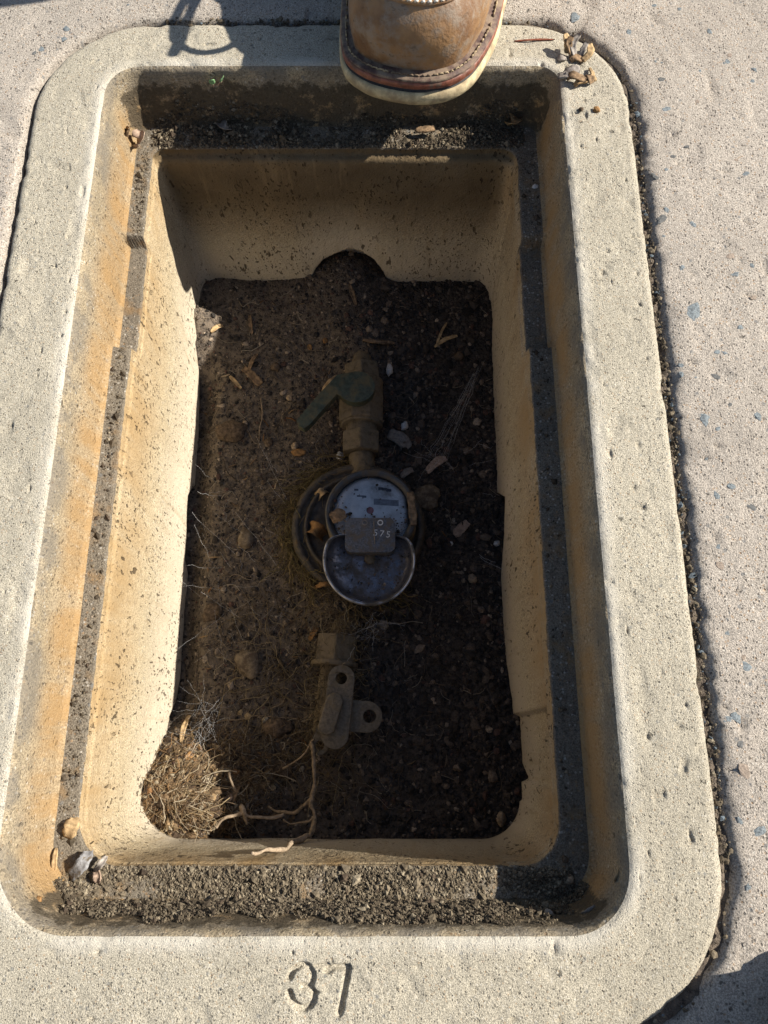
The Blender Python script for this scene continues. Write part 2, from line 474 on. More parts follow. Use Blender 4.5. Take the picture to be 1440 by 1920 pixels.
# perimeter samples: (side, fraction)
NC = 26
bot = np.concatenate([np.linspace(0, .42, 90, endpoint=False), np.linspace(.42, .70, 150, endpoint=False), np.linspace(.70, 1, 60, endpoint=False)])
SIDES = [bot, np.linspace(0, 1, 360, endpoint=False), np.linspace(0, 1, 210, endpoint=False), np.linspace(0, 1, 360, endpoint=False)]
def loop(spec):
    x0, x1, y0, y1, ra, rb, rc, rd = spec; out = []
    cs = [((x0 + ra, y0 + ra), math.pi, ra), ((x1 - rb, y0 + rb), 1.5 * math.pi, rb), ((x1 - rc, y1 - rc), 0.0, rc), ((x0 + rd, y1 - rd), .5 * math.pi, rd)]
    # order: corner BL, bottom, corner BR, right, corner TR, top, corner TL, left
    ends = [((x0 + ra, y0), (x1 - rb, y0)), ((x1, y0 + rb), (x1, y1 - rc)), ((x1 - rc, y1), (x0 + rd, y1)), ((x0, y1 - rd), (x0, y0 + ra))]
    for k in range(4):
        (cx, cy), a0, r = cs[k]
        for i in range(NC):
            a = a0 + (math.pi / 2) * i / NC
            out.append((cx + r * math.cos(a), cy + r * math.sin(a)))
        (ax, ay), (bx, by) = ends[k]
        f = SIDES[k]
        out.extend(zip(ax + (bx - ax) * f, ay + (by - ay) * f))
    return np.array(out)
SIDEID = np.concatenate([np.concatenate([np.full(NC, 10 + k), np.full(len(SIDES[k]), k)]) for k in range(4)])
NP = len(SIDEID)
def inset(s, d, dr=None):
    x0, x1, y0, y1 = s[:4]
    return (x0 + d, x1 - d, y0 + d, y1 - d) + tuple(max(.004, r - (d if dr is None else dr)) for r in s[4:])
O = (-.2567, .1805, -.1450, .5224, .082, .082, .080, .084)
I = (-.2040, .1285, -.0962, .4785, .040, .032, .015, .024)
L = (-.1855, .1065, -.0733, .4525, .030, .026, .013, .010)
L2 = (-.1850, .1058, -.0733, .4475, .030, .026, .014, .010)
W = (-.1880, .1090, -.0770, .4570, .034, .030, .022, .020)
keys = []   # (spec, z, part, prof)
def K(spec, z, part, prof, n): keys.append((spec, z, part, prof, n))
K(O, -.070, 0, 0, 1); K(O, -.006, 0, 0, 6)
for a in (30, 60, 90):
    a = math.radians(a); K(inset(O, .005 * (1 - math.cos(a))), -.005 + .005 * math.sin(a) - .0004, 0, 0, 1)
K(inset(I, -.006), 0.0, 0, .9, 70)
for a in (20, 40, 60, 80):
    a = math.radians(a); K(inset(I, -.006 + .006 * math.sin(a)), -.006 * (1 - math.cos(a)), 0 if a < 1.0 else 1, 1 if a < 1.0 else .05, 2)
K(inset(I, .0005), -.012, 1, .15, 2)
K(inset(I, .0040), -.047, 1, 1, 26)
K(inset(I, .0065), -.0500, 1, 1, 3)
K(L, -.0510, 2, 1, 16)
K(inset(L, .0006), -.0525, 2, 1, 2)
K(inset(L, .0008), -.0575, 3, 0, 3)
K(L2, -.0590, 3, 0, 3)
K(inset(L2, .0012), -.0620, 3, 0.02, 2)
K(W, -.240, 3, 1, 95)
K(inset(W, -.022, 0), -.2400, 3, 1, 8)
K(inset(W, -.024, 0), -.30, 3, 1, 10)

rows, rz, rpart, rprof = [], [], [], []
for i, (s, z, p, pf, n) in enumerate(keys):
    if i == 0:
        rows.append(loop(s)); rz.append(z); rpart.append(p); rprof.append(pf); continue
    s0, z0, p0, pf0, _ = keys[i - 1]
    if p != p0: pf0 = 0
    for k in range(1, n + 1):
        t = k / n
        rows.append(loop(tuple(a + (c - a) * t for a, c in zip(s0, s)))); rz.append(z0 + (z - z0) * t); rpart.append(p); rprof.append(pf0 + (pf - pf0) * t)
XY = np.stack(rows); Z = np.repeat(np.array(rz)[:, None], NP, 1); rpart = np.array(rpart); rprof = np.array(rprof)
NRW = len(rows)
# broken lower edge of the inner wall
wl = loop(W)
ctrl = []
for px, py in [(385, 545), (440, 541), (500, 546), (560, 551), (578, 551), (582, 525), (592, 505), (606, 488), (630, 476), (655, 466), (680, 474), (702, 488), (718, 508), (734, 536), (760, 545), (800, 549), (860, 549), (900, 556)]:
    q = PYp(px, py, .456); ctrl.append((q[0], q[1], q[2]))
for px, py in [(364, 640), (372, 700), (371, 760), (368, 850), (363, 903), (348, 925), (346, 1000), (344, 1048), (349, 1070), (346, 1150), (340, 1230), (327, 1310)]:
    q = PX(px, py, -.188); ctrl.append((q[0], q[1], q[2]))
for px, py in [(920, 600), (916, 660), (924, 742), (920, 752), (922, 800), (928, 900), (930, 922), (948, 930), (948, 1000), (941, 1080), (942, 1200), (957, 1322)]:
    q = PX(px, py, .109); ctrl.append((q[0], q[1], q[2]))
for X_, Y_, z_ in [(.113, .03, -.226), (.113, -.02, -.228), (.109, -.03, -.205), (.095, -.07, -.212), (.05, -.077, -.215), (-.03, -.077, -.212), (-.12, -.077, -.214), (-.165, -.07, -.222), (-.188, -.03, -.232), (-.188, .02, -.236)]:
    ctrl.append((X_, Y_, z_))
ctrl = np.array(ctrl)
clen = np.concatenate([[0], np.cumsum(np.linalg.norm(np.diff(wl, axis=0), axis=1))]); tot = clen[-1] + np.linalg.norm(wl[0] - wl[-1])
cu = np.array([clen[np.argmin(((wl - c[:2]) ** 2).sum(1))] for c in ctrl]); od = np.argsort(cu)
zb = np.interp(clen, cu[od], ctrl[od, 2], period=tot)
zb = zb - .007 * np.exp(-((wl[:, 0] + .188) / .010) ** 2) * smooth(-.02, .03, wl[:, 1]) * (1 - smooth(.36, .42, wl[:, 1]))
zb = np.clip(zb, -.266, -.15) + .0016 * fbm(np.c_[wl, np.zeros(NP)], 90, 4, 5)
isw = (rpart == 3)
zt = -.0620
for i in range(NRW):
    if isw[i] and Z[i, 0] < zt - 1e-6 and Z[i, 0] >= -.2400001:
        Z[i] = zt + (zb - zt) * (zt - Z[i]) / (zt + .240)
    elif isw[i] and Z[i, 0] < -.2400001:
        Z[i] = zb + (-.30 - zb) * ((-.24 - Z[i]) / .06)
# ledge recesses beside the lid lifters
Yn0, Yn1 = P(240, 652, -.055)[1], P(245, 452, -.055)[1]
for i in range(NRW):
    if Z[i, 0] <= -.040 and (rpart[i] in (1, 2) or (rpart[i] == 3 and rprof[i] < .12)):
        yy = XY[i, :, 1]; side = (SIDEID == 1) | (SIDEID == 3)
        m = side * smooth(Yn0 - .0022, Yn0 + .0012, yy) * (1 - smooth(Yn1 - .0012, Yn1 + .0015, yy))
        wgt = {1: smooth(-.040, -.048, Z[i].mean()), 2: 1.0, 3: max(0, 1 - rprof[i] / .12)}[int(rpart[i])]
        Z[i] -= .012 * m * wgt
# the right wall's lower layer: broken away towards the bottom wall
Yf = PX(985, 1335, .109)[1]
for i in range(NRW):
    if rpart[i] == 3:
        wgt = smooth(.03, .10, rprof[i]); yy = XY[i, :, 1]
        m = (SIDEID == 1) * (1 - smooth(Yf - .002, Yf + .001, yy)) * smooth(-.034, -.031, yy)
        XY[i, :, 0] += .0055 * m * wgt
        bulge = (SIDEID == 1) * np.exp(-((yy - .17) / .09) ** 2) * .003 - (SIDEID == 1) * .002
        XY[i, :, 0] -= bulge * wgt
V = np.concatenate([XY, Z[..., None]], -1)
# normals by finite differences, then small relief
du = np.roll(V, -1, 1) - np.roll(V, 1, 1)
dv = np.gradient(V, axis=0)
N_ = np.cross(du, dv); N_ /= (np.linalg.norm(N_, axis=-1, keepdims=True) + 1e-12)
# orient: the collar top must look up
if N_[20:60, :, 2].mean() < 0: N_ = -N_
Pf = V.reshape(-1, 3)
rel = .00035 * fbm(Pf, 60, 3, 1) + .00030 * fbm(Pf, 330, 3, 2)
amp = np.select([rpart == 0, rpart == 1, rpart == 2], [1.0, 1.3, 2.2], 1.2)
jag = np.repeat(((rpart == 3) & (rprof > .9))[:, None], NP, 1)
big = .0011 * fbm(Pf, 24, 3, 9) * np.repeat((rpart == 3)[:, None], NP, 1).reshape(-1)
edge = np.exp(-((Z.reshape(-1) + .004) / .006) ** 2) * np.repeat((rpart == 0)[:, None], NP, 1).reshape(-1)
pitn = vnoise(Pf * 170, 31); pit = -.0014 * np.clip((pitn - .80) / .1, 0, 1) * np.repeat((rpart == 0)[:, None], NP, 1).reshape(-1)
chips = -.0014 * np.clip(fbm(Pf, 75, 3, 40) - .12, 0, 1) * 2.5 * edge
V += N_ * ((rel * np.repeat(amp[:, None], NP, 1).reshape(-1) + big + pit + chips).reshape(NRW, NP))[..., None]
# numerals pressed into the near rim
def seg_dist(pts, line):
    d = np.full(len(pts), 9.0)
    for a, c in zip(line[:-1], line[1:]):
        ab = c - a; t = np.clip(((pts - a) @ ab) / (ab @ ab), 0, 1); d = np.minimum(d, np.linalg.norm(pts - a - t[:, None] * ab, axis=1))
    return d
three = [(543, 1833), (551, 1818), (564, 1811), (577, 1813), (586, 1826), (586, 1838), (580, 1849), (568, 1851), (580, 1852), (588, 1862), (588, 1876), (581, 1887), (567, 1893), (554, 1885), (545, 1873), (543, 1861)]
seven = [(612, 1821), (628, 1815), (652, 1814), (649, 1838), (643, 1869), (637, 1900)]
m = (rpart == 0)
for st_, dep in ((three, .0027), (seven, .0030)):
    line = [P(x, y)[:2] for x, y in st_]; line = catmull(line, 4) if st_ is three else line
    sub = V[m].reshape(-1, 3); near = (sub[:, 1] < -.1) & (abs(sub[:, 0] + .035) < .04) & (sub[:, 2] > -.003)
    dd = np.full(len(sub), 9.0); dd[near] = seg_dist(sub[near][:, :2], [np.asarray(q) for q in line])
    wob = .00035 * vnoise(sub * 400, 77)
    sub[:, 2] -= dep * (1 - smooth(.0009, .0021, dd + wob))
    V[m] = sub.reshape(-1, NP, 3)

box = empty('meter_box', (-.038, .189, -.30))
tag(box, 'rectangular concrete meter box sunk in the pavement, rim stamped 37', 'meter box')
def loft_part(name, ids, mat, extra=None):
    i0, i1 = ids
    v = V[i0:i1 + 1].reshape(-1, 3); f = grid_faces(i1 - i0 + 1, NP, True)
    at = {'prof': np.repeat(rprof[i0:i1 + 1], NP)}
    if extra: at.update(extra(v))
    return mesh_obj(name, v, f, mat, box, True, attrs=at)
def prange(p):
    ix = np.where(rpart == p)[0]; return (max(0, ix[0] - 1), ix[-1])
rpf = rprof.copy()
def fixprof(p):
    a, _ = prange(p)
    if p: rprof[a] = 0
fixprof(0); loft_part('rim', prange(0), M['collar'])
sv_ = rprof.copy(); fixprof(1)
loft_part('rebate_wall', prange(1), M['rebate'], lambda v: {'dirt': np.clip(1.3 * smooth(.4595, .468, v[:, 1]) * smooth(-.007, -.024, v[:, 2]) + (1 - smooth(-.086, -.080, v[:, 1])) * smooth(-.004, -.016, v[:, 2]) * .9, 0, 1)})
loft_part('ledge', prange(2), M['ledge'])
fixprof(3)
loft_part('inner_wall', prange(3), M['wall'], lambda v: {'wall_dark': np.clip(smooth(.44, .449, v[:, 1]) * (1 - smooth(-.085, -.19, v[:, 2])) * 1.1 + (1 - smooth(-.07, -.064, v[:, 1])) * .25, 0, 1)})

# ------------------------------------------------------------------ pavement with its joint round the box
gapb = np.select([SIDEID == 0, SIDEID == 1, SIDEID == 2, SIDEID == 3, SIDEID == 10, SIDEID == 11, SIDEID == 12, SIDEID == 13], [.0034, .0034, .0028, .0024, .0028, .0040, .0040, .0024])
k_ = 25; gapb = np.convolve(np.concatenate([gapb[-k_:], gapb, gapb[:k_]]), np.ones(2 * k_ + 1) / (2 * k_ + 1), 'valid')
ol = loop(O); cx, cy = -.038, .189
onrm = np.roll(ol, -1, 0) - np.roll(ol, 1, 0); onrm = np.stack([onrm[:, 1], -onrm[:, 0]], 1); onrm /= np.linalg.norm(onrm, axis=1, keepdims=True)
rough_side = np.select([SIDEID == 1, SIDEID == 11, SIDEID == 12], [1.0, 1.0, .9], .25)
gn = fbm(np.c_[ol, np.zeros(NP)], 130, 4, 21)
gap = np.clip(gapb * (1 + .9 * gn * rough_side), .0012, .02)
offs = [(0, -.035), (0.0002, -.008), (.0012, -.0035), (.0030, -.0013), (.0052, -.0002)] + [(.0052 + .0022 * k, 0) for k in range(1, 66)] + [(.20, 0), (.30, 0), (.6, 0), (1.5, 0), (5, 0), (20, 0), (60, 0)]
pv = []
for d, z in offs:
    wide = rough_side * .5 + .5 if d < .006 else 1.0
    q = ol + onrm * (gap + d * (wide if d < .006 else 1))[:, None]
    pv.append(np.c_[q, np.full(NP, z)])
pv = np.stack(pv); nr_ = len(offs); pf = pv.reshape(-1, 3)
dd = np.repeat(np.array([o[0] for o in offs])[:, None], NP, 1).reshape(-1)
z = .0005 * fbm(pf, 70, 4, 51) * 2 + .0004 * fbm(pf, 300, 3, 52)
z -= .0022 * np.clip(fbm(pf, 55, 4, 53) - .25, 0, 1) * 2
rs = np.tile(rough_side, nr_)
z -= rs * np.exp(-(dd / .006) ** 2) * .0030 * np.clip(.5 + 1.2 * fbm(pf, 140, 4, 54), 0, 2)
z -= .0022 * np.clip((vnoise(pf * 120, 57) - .74) / .2, 0, 1)
# joint that leads away from the far corner
jl = [P(x, y)[:2] for x, y in ((1072, 105), (1082, 60), (1100, 0), (1112, -60), (1130, -160), (1160, -300))]
near = (pf[:, 1] > .4) & (pf[:, 0] > .1) & (pf[:, 0] < .4); jd = np.full(len(pf), 9.0)
jd[near] = seg_dist(pf[near][:, :2] + .004 * np.c_[vnoise(pf[near] * 60, 61), vnoise(pf[near] * 60, 62)], jl)
z -= .005 * (1 - smooth(.0005, .005, jd)) * (.7 + .5 * vnoise(pf * 90, 63))
far = smooth(.16, .5, dd); pf[:, 2] += z * (1 - far)
pav = mesh_obj('pavement', pf, grid_faces(nr_, NP, True)[:, ::-1], M['pavement'], None, True)
pav['kind'] = 'structure'; pav['label'] = 'sunlit pinkish grey concrete pavement with exposed aggregate'
# soil in the joint
jr = []
for k in range(9):
    t = k / 8; q = ol + onrm * (-.002 + (gap + .006) * t)[:, None]
    zz = -.0058 + .003 * fbm(np.c_[q, np.zeros(NP)], 140, 4, 71) - .004 * (1 - rough_side)
    jr.append(np.c_[q, zz])
jr = np.stack(jr)
js = mesh_obj('joint_soil', jr.reshape(-1, 3), grid_faces(9, NP, True)[:, ::-1], M['soil'], None, True, attrs={'dry': np.full(9 * NP, .8)})
js['kind'] = 'structure'; js['label'] = 'dark soil packed in the joint around the concrete rim'

# ------------------------------------------------------------------ soil floor
def floor_fn(X, Y):
    X = np.atleast_1d(np.asarray(X, float)); Y = np.atleast_1d(np.asarray(Y, float))
    p = np.c_[X, Y, np.zeros(len(X))]
    z = -.247 + .0055 * fbm(p, 16, 4, 81) + .0022 * fbm(p, 90, 3, 82)
    c = P(345, 1480, -.195); z += (.060 + .014 * fbm(p, 55, 3, 84)) * np.exp(-(((X - c[0] + .018) / .062) ** 2 + ((Y - c[1] + .008) / .044) ** 2) ** 1.2) * smooth(-.080, -.108, X + .35 * (Y - c[1]) + .012 * fbm(p, 40, 2, 86)) ** .7
    c = P(372, 610, -.235); z += .020 * np.exp(-((X - c[0]) ** 2 + (Y - c[1]) ** 2) / .018 ** 2)
    c = P(640, 1040, -.24); z += .012 * np.exp(-((X - c[0]) ** 2 + (Y - c[1]) ** 2) / .06 ** 2)
    c = P(645, 1130, -.23); z += .024 * np.exp(-((X - c[0]) ** 2 + (Y - c[1]) ** 2) / .030 ** 2)
    c = P(672, 640, -.23); z += .016 * np.exp(-((X - c[0]) ** 2 + (Y - c[1]) ** 2) / .032 ** 2)
    z += .004 * smooth(.02, -.12, X) * smooth(.0, .1, Y)
    z -= .022 * smooth(-.160, -.184, X) * smooth(-.01, .04, Y) * (1 - smooth(.33, .38, Y))
    z += .010 * np.exp(-((Y - .44) / .05) ** 2)
    c = P(657, 505, -.22); z += .020 * np.exp(-(((X - c[0]) / .035) ** 2 + ((Y - .47) / .045) ** 2))
    return z
gx = np.linspace(-.222, .145, 250); gy = np.linspace(-.112, .515, 420)
GX, GY = np.meshgrid(gx, gy); fz = floor_fn(GX.ravel(), GY.ravel())
fp = np.c_[GX.ravel(), GY.ravel(), fz]
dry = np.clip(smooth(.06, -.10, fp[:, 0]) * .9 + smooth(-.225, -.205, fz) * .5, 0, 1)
soil = mesh_obj('soil_floor', fp, grid_faces(420, 250, False), M['soil'], None, True, attrs={'dry': dry})
soil['kind'] = 'structure'; soil['label'] = 'dark loose soil at the bottom of the meter box'

FZ = fz.reshape(420, 250)
def onfloor(x, y):
    u = min(max((x - gx[0]) / (gx[1] - gx[0]), 0), 248.999); v = min(max((y - gy[0]) / (gy[1] - gy[0]), 0), 418.999)
    i, j = int(u), int(v); a, c = u - i, v - j
    return float((FZ[j, i] * (1 - a) + FZ[j, i + 1] * a) * (1 - c) + (FZ[j + 1, i] * (1 - a) + FZ[j + 1, i + 1] * a) * c)
def hit(px, py, dz=0):
    z = -.245
    for _ in range(12):
        q = P(px, py, z); z = .5 * z + .5 * (onfloor(q[0], q[1]) + dz)
    return P(px, py, z)


PAL = np.array([(.030, .026, .023), (.052, .043, .036), (.078, .062, .050), (.115, .090, .070), (.17, .133, .10), (.27, .215, .16), (.095, .057, .044)])
def pal(n, p): return PAL[rng.choice(len(PAL), n, p=p)] * rng.uniform(.75, 1.3, (n, 1))
n = 24000
x = rng.uniform(-.205, .125, n); y = rng.uniform(-.095, .49, n)
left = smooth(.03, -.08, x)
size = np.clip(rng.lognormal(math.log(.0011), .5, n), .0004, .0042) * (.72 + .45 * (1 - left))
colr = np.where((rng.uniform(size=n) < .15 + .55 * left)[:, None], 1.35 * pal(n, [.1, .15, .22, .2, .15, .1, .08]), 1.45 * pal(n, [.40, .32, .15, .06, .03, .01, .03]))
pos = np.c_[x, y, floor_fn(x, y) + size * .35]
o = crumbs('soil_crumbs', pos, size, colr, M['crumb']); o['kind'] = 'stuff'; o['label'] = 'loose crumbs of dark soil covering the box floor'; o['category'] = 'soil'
# dry litter crumbs of the sunlit corner mound
c = P(345, 1480, -.195); n = 7500
x = rng.normal(c[0] + .004, .027, n); y = rng.normal(c[1] - .002, .023, n); k = (x > -.205) & (y > -.098); x, y = x[k], y[k]; n = len(x)
size = np.clip(rng.lognormal(math.log(.0007), .7, n), .0003, .0045)
LP = np.array([(.17, .115, .065), (.26, .175, .095), (.36, .265, .15), (.085, .058, .038), (.44, .37, .26), (.25, .135, .06)])
colr = LP[rng.choice(6, n, p=[.30, .18, .10, .32, .05, .05])] * rng.uniform(.7, 1.25, (n, 1))
o = crumbs('mound_crumbs', np.c_[x, y, floor_fn(x, y) + size * .4], size, colr, M['crumb']); o['kind'] = 'stuff'; o['label'] = 'dry ochre litter heaped in the sunlit corner of the box'; o['category'] = 'litter'

# ------------------------------------------------------------------ grit on the ledge
GP = np.array([(.075, .058, .040), (.115, .090, .060), (.155, .124, .084), (.205, .165, .112), (.30, .25, .175), (.09, .066, .046)])
def grit(n, xa, xb, ya, yb, base, heap, sz, p, name, label, prof='flat'):
    x = rng.uniform(xa, xb, n); y = rng.uniform(ya, yb, n)
    q = np.c_[x, y, np.zeros(n)]
    size = np.clip(rng.lognormal(math.log(sz), .62, n), .00015, .0028)
    hz = np.clip(heap * (.35 + .9 * fbm(q, 50, 3, 91)), 0, .02) * rng.uniform(.2, 1, n)
    edge = smooth(ya, ya + .004, y) * (1 - smooth(yb - .004, yb, y)) if prof == 'flat' else 1
    z = base + hz * edge + size * .3
    return x, y, z, size, GP[rng.choice(6, n, p=p)] * rng.uniform(.75, 1.25, (n, 1))
parts_ = [grit(15000, -.186, .112, .4515, .4745, -.0512, .0075, .00040, [.22, .26, .24, .14, .06, .08], '', ''),
          grit(30000, -.192, .112, -.0925, -.0726, -.0512, .0036, .00030, [.05, .14, .28, .32, .17, .04], '', ''),
          grit(900, -.1965, -.187, -.06, Yn0 - .004, -.0510, .0012, .0004, [.2, .3, .3, .13, .02, .05], '', ''),
          grit(420, -.1965, -.187, Yn1 + .003, .45, -.0510, .0012, .0004, [.2, .3, .3, .13, .02, .05], '', ''),
          grit(420, .108, .120, -.06, Yn0 - .004, -.0512, .0012, .0004, [.4, .3, .2, .05, .0, .05], '', ''),
          grit(160, .108, .120, Yn1 + .003, .45, -.0512, .0014, .0004, [.4, .3, .2, .05, .0, .05], '', '')]
# dirt banked against the near rebate wall and the far one
for (ya, yb, cnt) in ((-.0925, -.0885, 12000), (.4700, .4755, 2600)):
    x = rng.uniform(-.185, .105, cnt); t = rng.uniform(0, 1, cnt) ** 1.3
    lump = .5 + .9 * fbm(np.c_[x, np.full(cnt, ya), np.zeros(cnt)], 45, 3, 93)
    zt_ = -.050 + (.037 if ya < 0 else .028) * np.clip(lump + (.25 if ya < 0 else 0), .05, 1) * t
    wy = (lambda zz: (-.0962 + .0005 + (-.012 - zz) / .035 * .0035)) if ya < 0 else (lambda zz: (.4785 - .0005 - (-.012 - zz) / .035 * .0035))
    y = wy(zt_) + (1 if ya < 0 else -1) * rng.uniform(0, .0014, cnt)
    s_ = np.clip(rng.lognormal(math.log(.00048), .55, cnt), .0002, .0024)
    parts_.append((x, y, zt_, s_, GP[rng.choice(6, cnt, p=[.2, .28, .26, .14, .05, .07])] * rng.uniform(.7, 1.2, (cnt, 1))))
iw = loop(inset(I, .0022)); 
for ids_, cnt in ((np.where((SIDEID == 10))[0][12:], 1700), (np.where(SIDEID == 11)[0][:15], 1700), (np.where(SIDEID == 0)[0], 5000)):
    k_ = rng.choice(ids_, cnt); t = rng.uniform(0, 1, cnt) ** 1.6
    lump = np.clip(.55 + .9 * fbm(np.c_[iw[k_], np.zeros(cnt)], 60, 3, 97), .05, 1)
    zt_ = -.050 + (.043 if cnt == 5000 else .034) * t * lump
    d_ = .0022 * (-zt_ - .012) / .030
    q = loop(inset(I, .0022))[k_]; ctr = np.array([-.038, .1]); dirn = ctr - q; dirn /= np.linalg.norm(dirn, axis=1, keepdims=True)
    q = q + dirn * (d_ + rng.uniform(-.0010, .0004, cnt))[:, None] + rng.normal(0, .0011, (cnt, 2)) * [1, .35]
    parts_.append((q[:, 0], q[:, 1], zt_, np.clip(rng.lognormal(math.log(.00042), .5, cnt), .0002, .002), GP[rng.choice(6, cnt, p=[.12, .25, .3, .2, .06, .07])] * rng.uniform(.7, 1.2, (cnt, 1))))
X_ = np.concatenate([p[0] for p in parts_]); Y_ = np.concatenate([p[1] for p in parts_]); Z_ = np.concatenate([p[2] for p in parts_]); S_ = np.concatenate([p[3] for p in parts_]); C_ = np.concatenate([p[4] for p in parts_])
inb = (X_ > -.204) & (X_ < .129)
o = crumbs('ledge_grit', np.c_[X_, Y_, Z_][inb], S_[inb], C_[inb], M['crumb'], fine=True); o['kind'] = 'stuff'; o['label'] = 'sandy grit and dirt lying along the lid ledge'; o['category'] = 'grit'
# gravel in the joint
ix = rng.choice(np.where((rough_side > .5) | (SIDEID == 2) | (SIDEID == 0))[0], 2400); t = rng.uniform(0, 1, 2400)
q = ol[ix] + onrm[ix] * (gap[ix] * t * 1.25)[:, None]
s_ = np.clip(rng.lognormal(math.log(.0006), .55, 2400), .0002, .0022)
cc = np.where((rng.uniform(size=2400) < .14)[:, None], np.array([.15, .18, .20]), GP[rng.choice(6, 2400, p=[.12, .2, .28, .24, .11, .05])]) * rng.uniform(.7, 1.2, (2400, 1))
o = crumbs('joint_gravel', np.c_[q, -.0056 + .004 * t + .003 * fbm(np.c_[q, np.zeros(2400)], 140, 3, 71)], s_, cc, M['crumb']); o['kind'] = 'stuff'; o['label'] = 'small gravel caught in the joint beside the rim'; o['category'] = 'gravel'

# ------------------------------------------------------------------ aggregate stones showing in the pavement (pieces of the pavement)
def blob(seed, flat=.4, rough=.25, sub=1, ax=(1, 1, 1)):
    v = {1: IV1, 2: IV2, 3: IV3}[sub].copy()
    d = 1 + rough * fbm(v + seed * 3.7, 1.4, 3, seed) + rough * .45 * fbm(v + seed * 1.9, 4.5, 3, seed + 50)
    return v * d[:, None] * np.array(ax) * np.array([1, 1, flat])
bm_ = [bpy.data.meshes.new('aggregate_stone') for _ in range(6)]
for i, me in enumerate(bm_):
    me.from_pydata([tuple(q) for q in blob(100 + i, .14, .9, 2)], [], [tuple(map(int, f)) for f in IF2]); me.materials.append(M[('stone_blue', 'stone_blue', 'stone_blue', 'stone_slate', 'stone_blue', 'stone_warm')[i]])
spots = [(1300, 585, 13), (1388, 612, 7), (1077, 32, 12), (1240, 150, 6), (1110, 130, 7), (1308, 190, 5), (1250, 205, 7), (1280, 500, 6), (1345, 660, 6), (1240, 410, 7), (1250, 395, 6), (1395, 1445, 9), (1380, 1345, 8), (1320, 785, 9), (1245, 775, 6), (1390, 1395, 5), (1365, 1190, 6), (1215, 1170, 7), (125, 55, 8), (120, 73, 6), (75, 92, 7), (65, 100, 5), (27, 262, 6), (40, 318, 7), (30, 275, 5), (240, 8, 6), (15, 340, 5), (1410, 950, 6), (1330, 860, 5), (1350, 1060, 6), (1300, 940, 7), (1280, 700, 6), (1420, 780, 7), (1230, 330, 6), (1180, 60, 5), (1380, 300, 5), (1300, 420, 6), (1290, 1040, 5), (1400, 1250, 7), (1360, 1640, 6), (1425, 1560, 8), (1370, 480, 6), (1170, 200, 4), (1415, 130, 5), (1330, 60, 6)]
for i in range(45):
    spots.append((random.uniform(1215, 1440), random.uniform(10, 1760), random.uniform(3, 6)))
pavroot = pav
for i, (px, py, r) in enumerate(spots):
    q = P(px, py); d = q[:2] - ol; kk = np.argmin((d ** 2).sum(1))
    if (d[kk] @ onrm[kk]) < gap[kk] + .007: continue
    jj = np.argmin(((pf[:, :2] - q[:2]) ** 2).sum(1))
    o = bpy.data.objects.new('aggregate_stone', bm_[i % 6]); link(o, pav)
    s = r / F * .52
    o.location = (q[0], q[1], pf[jj, 2] + s * .02); o.scale = (s * random.uniform(.8, 1.4), s * random.uniform(.6, 1), s); o.rotation_euler = (0, 0, random.uniform(0, 6.28))

# ------------------------------------------------------------------ water meter
def local(c): return np.asarray(c, float)
zr = -.190                               # register level
C = P(696, 962, zr); RR = .0385
mb = P(672, 990, -.225); fl = onfloor(mb[0], mb[1])
meter = empty('water_meter', (mb[0], mb[1], fl - .004))
tag(meter, 'round bronze water meter half buried in soil with its dial lid flipped open', 'water meter')
bz = fl - .006
body = MB()
body.add(*lathe([(.060, bz), (.0615, -.224), (.0605, -.2195), (.0575, -.2170), (.0545, -.2175), (.0535, -.2215), (.0500, -.2215), (.0490, -.2165), (.0465, -.2160), (.0455, -.2215), (.0430, -.2215), (.010, -.221)], (mb[0], mb[1], 0), n=72))
vv = np.array(body.v); vv[:, 2] += .0009 * fbm(vv, 120, 3, 7); body.v = [tuple(q) for q in vv]
body.build('body', M['bronze_dark'], meter)
neck = MB().add(*lathe([(RR + .0025, -.2225), (RR + .002, zr - .006), (RR + .0015, zr - .004), (.01, zr - .005)], (C[0], C[1], 0), n=64)); neck.build('neck', M['bronze'], meter)
reg = MB().add(*lathe([(RR - .003, zr - .004), (RR + .0012, zr - .003), (RR + .0016, zr + .0022), (RR + .0004, zr + .0032), (RR - .0016, zr + .0028), (RR - .0032, zr + .0012), (RR - .0042, zr + .0004), (RR - .0048, zr - .0026), (.004, zr - .0027)], (C[0], C[1], 0), n=72))
bez = reg.build('bezel', M['bezel'], meter)
dial = MB().add(*lathe([(.0338, zr - .0026), (.0338, zr - .0018), (.0330, zr - .0015), (.001, zr - .0015)], (C[0], C[1], 0), n=56)).build('dial', M['dial'], meter)
lens = MB().add(*lathe([(.0338, zr - .0008), (.0340, zr - .0002), (.028, zr + .0004), (.014, zr + .0009), (.001, zr + .0011)], (C[0], C[1], 0), n=56)).build('lens', M['glass'], meter)
rd = P(694, 957, zr - .0013); MB().add(*lathe([(.0032, zr - .0016), (.0032, zr - .0011), (.0005, zr - .0010)], (rd[0], rd[1], 0), n=20)).build('red_pointer', M['red'], dial)
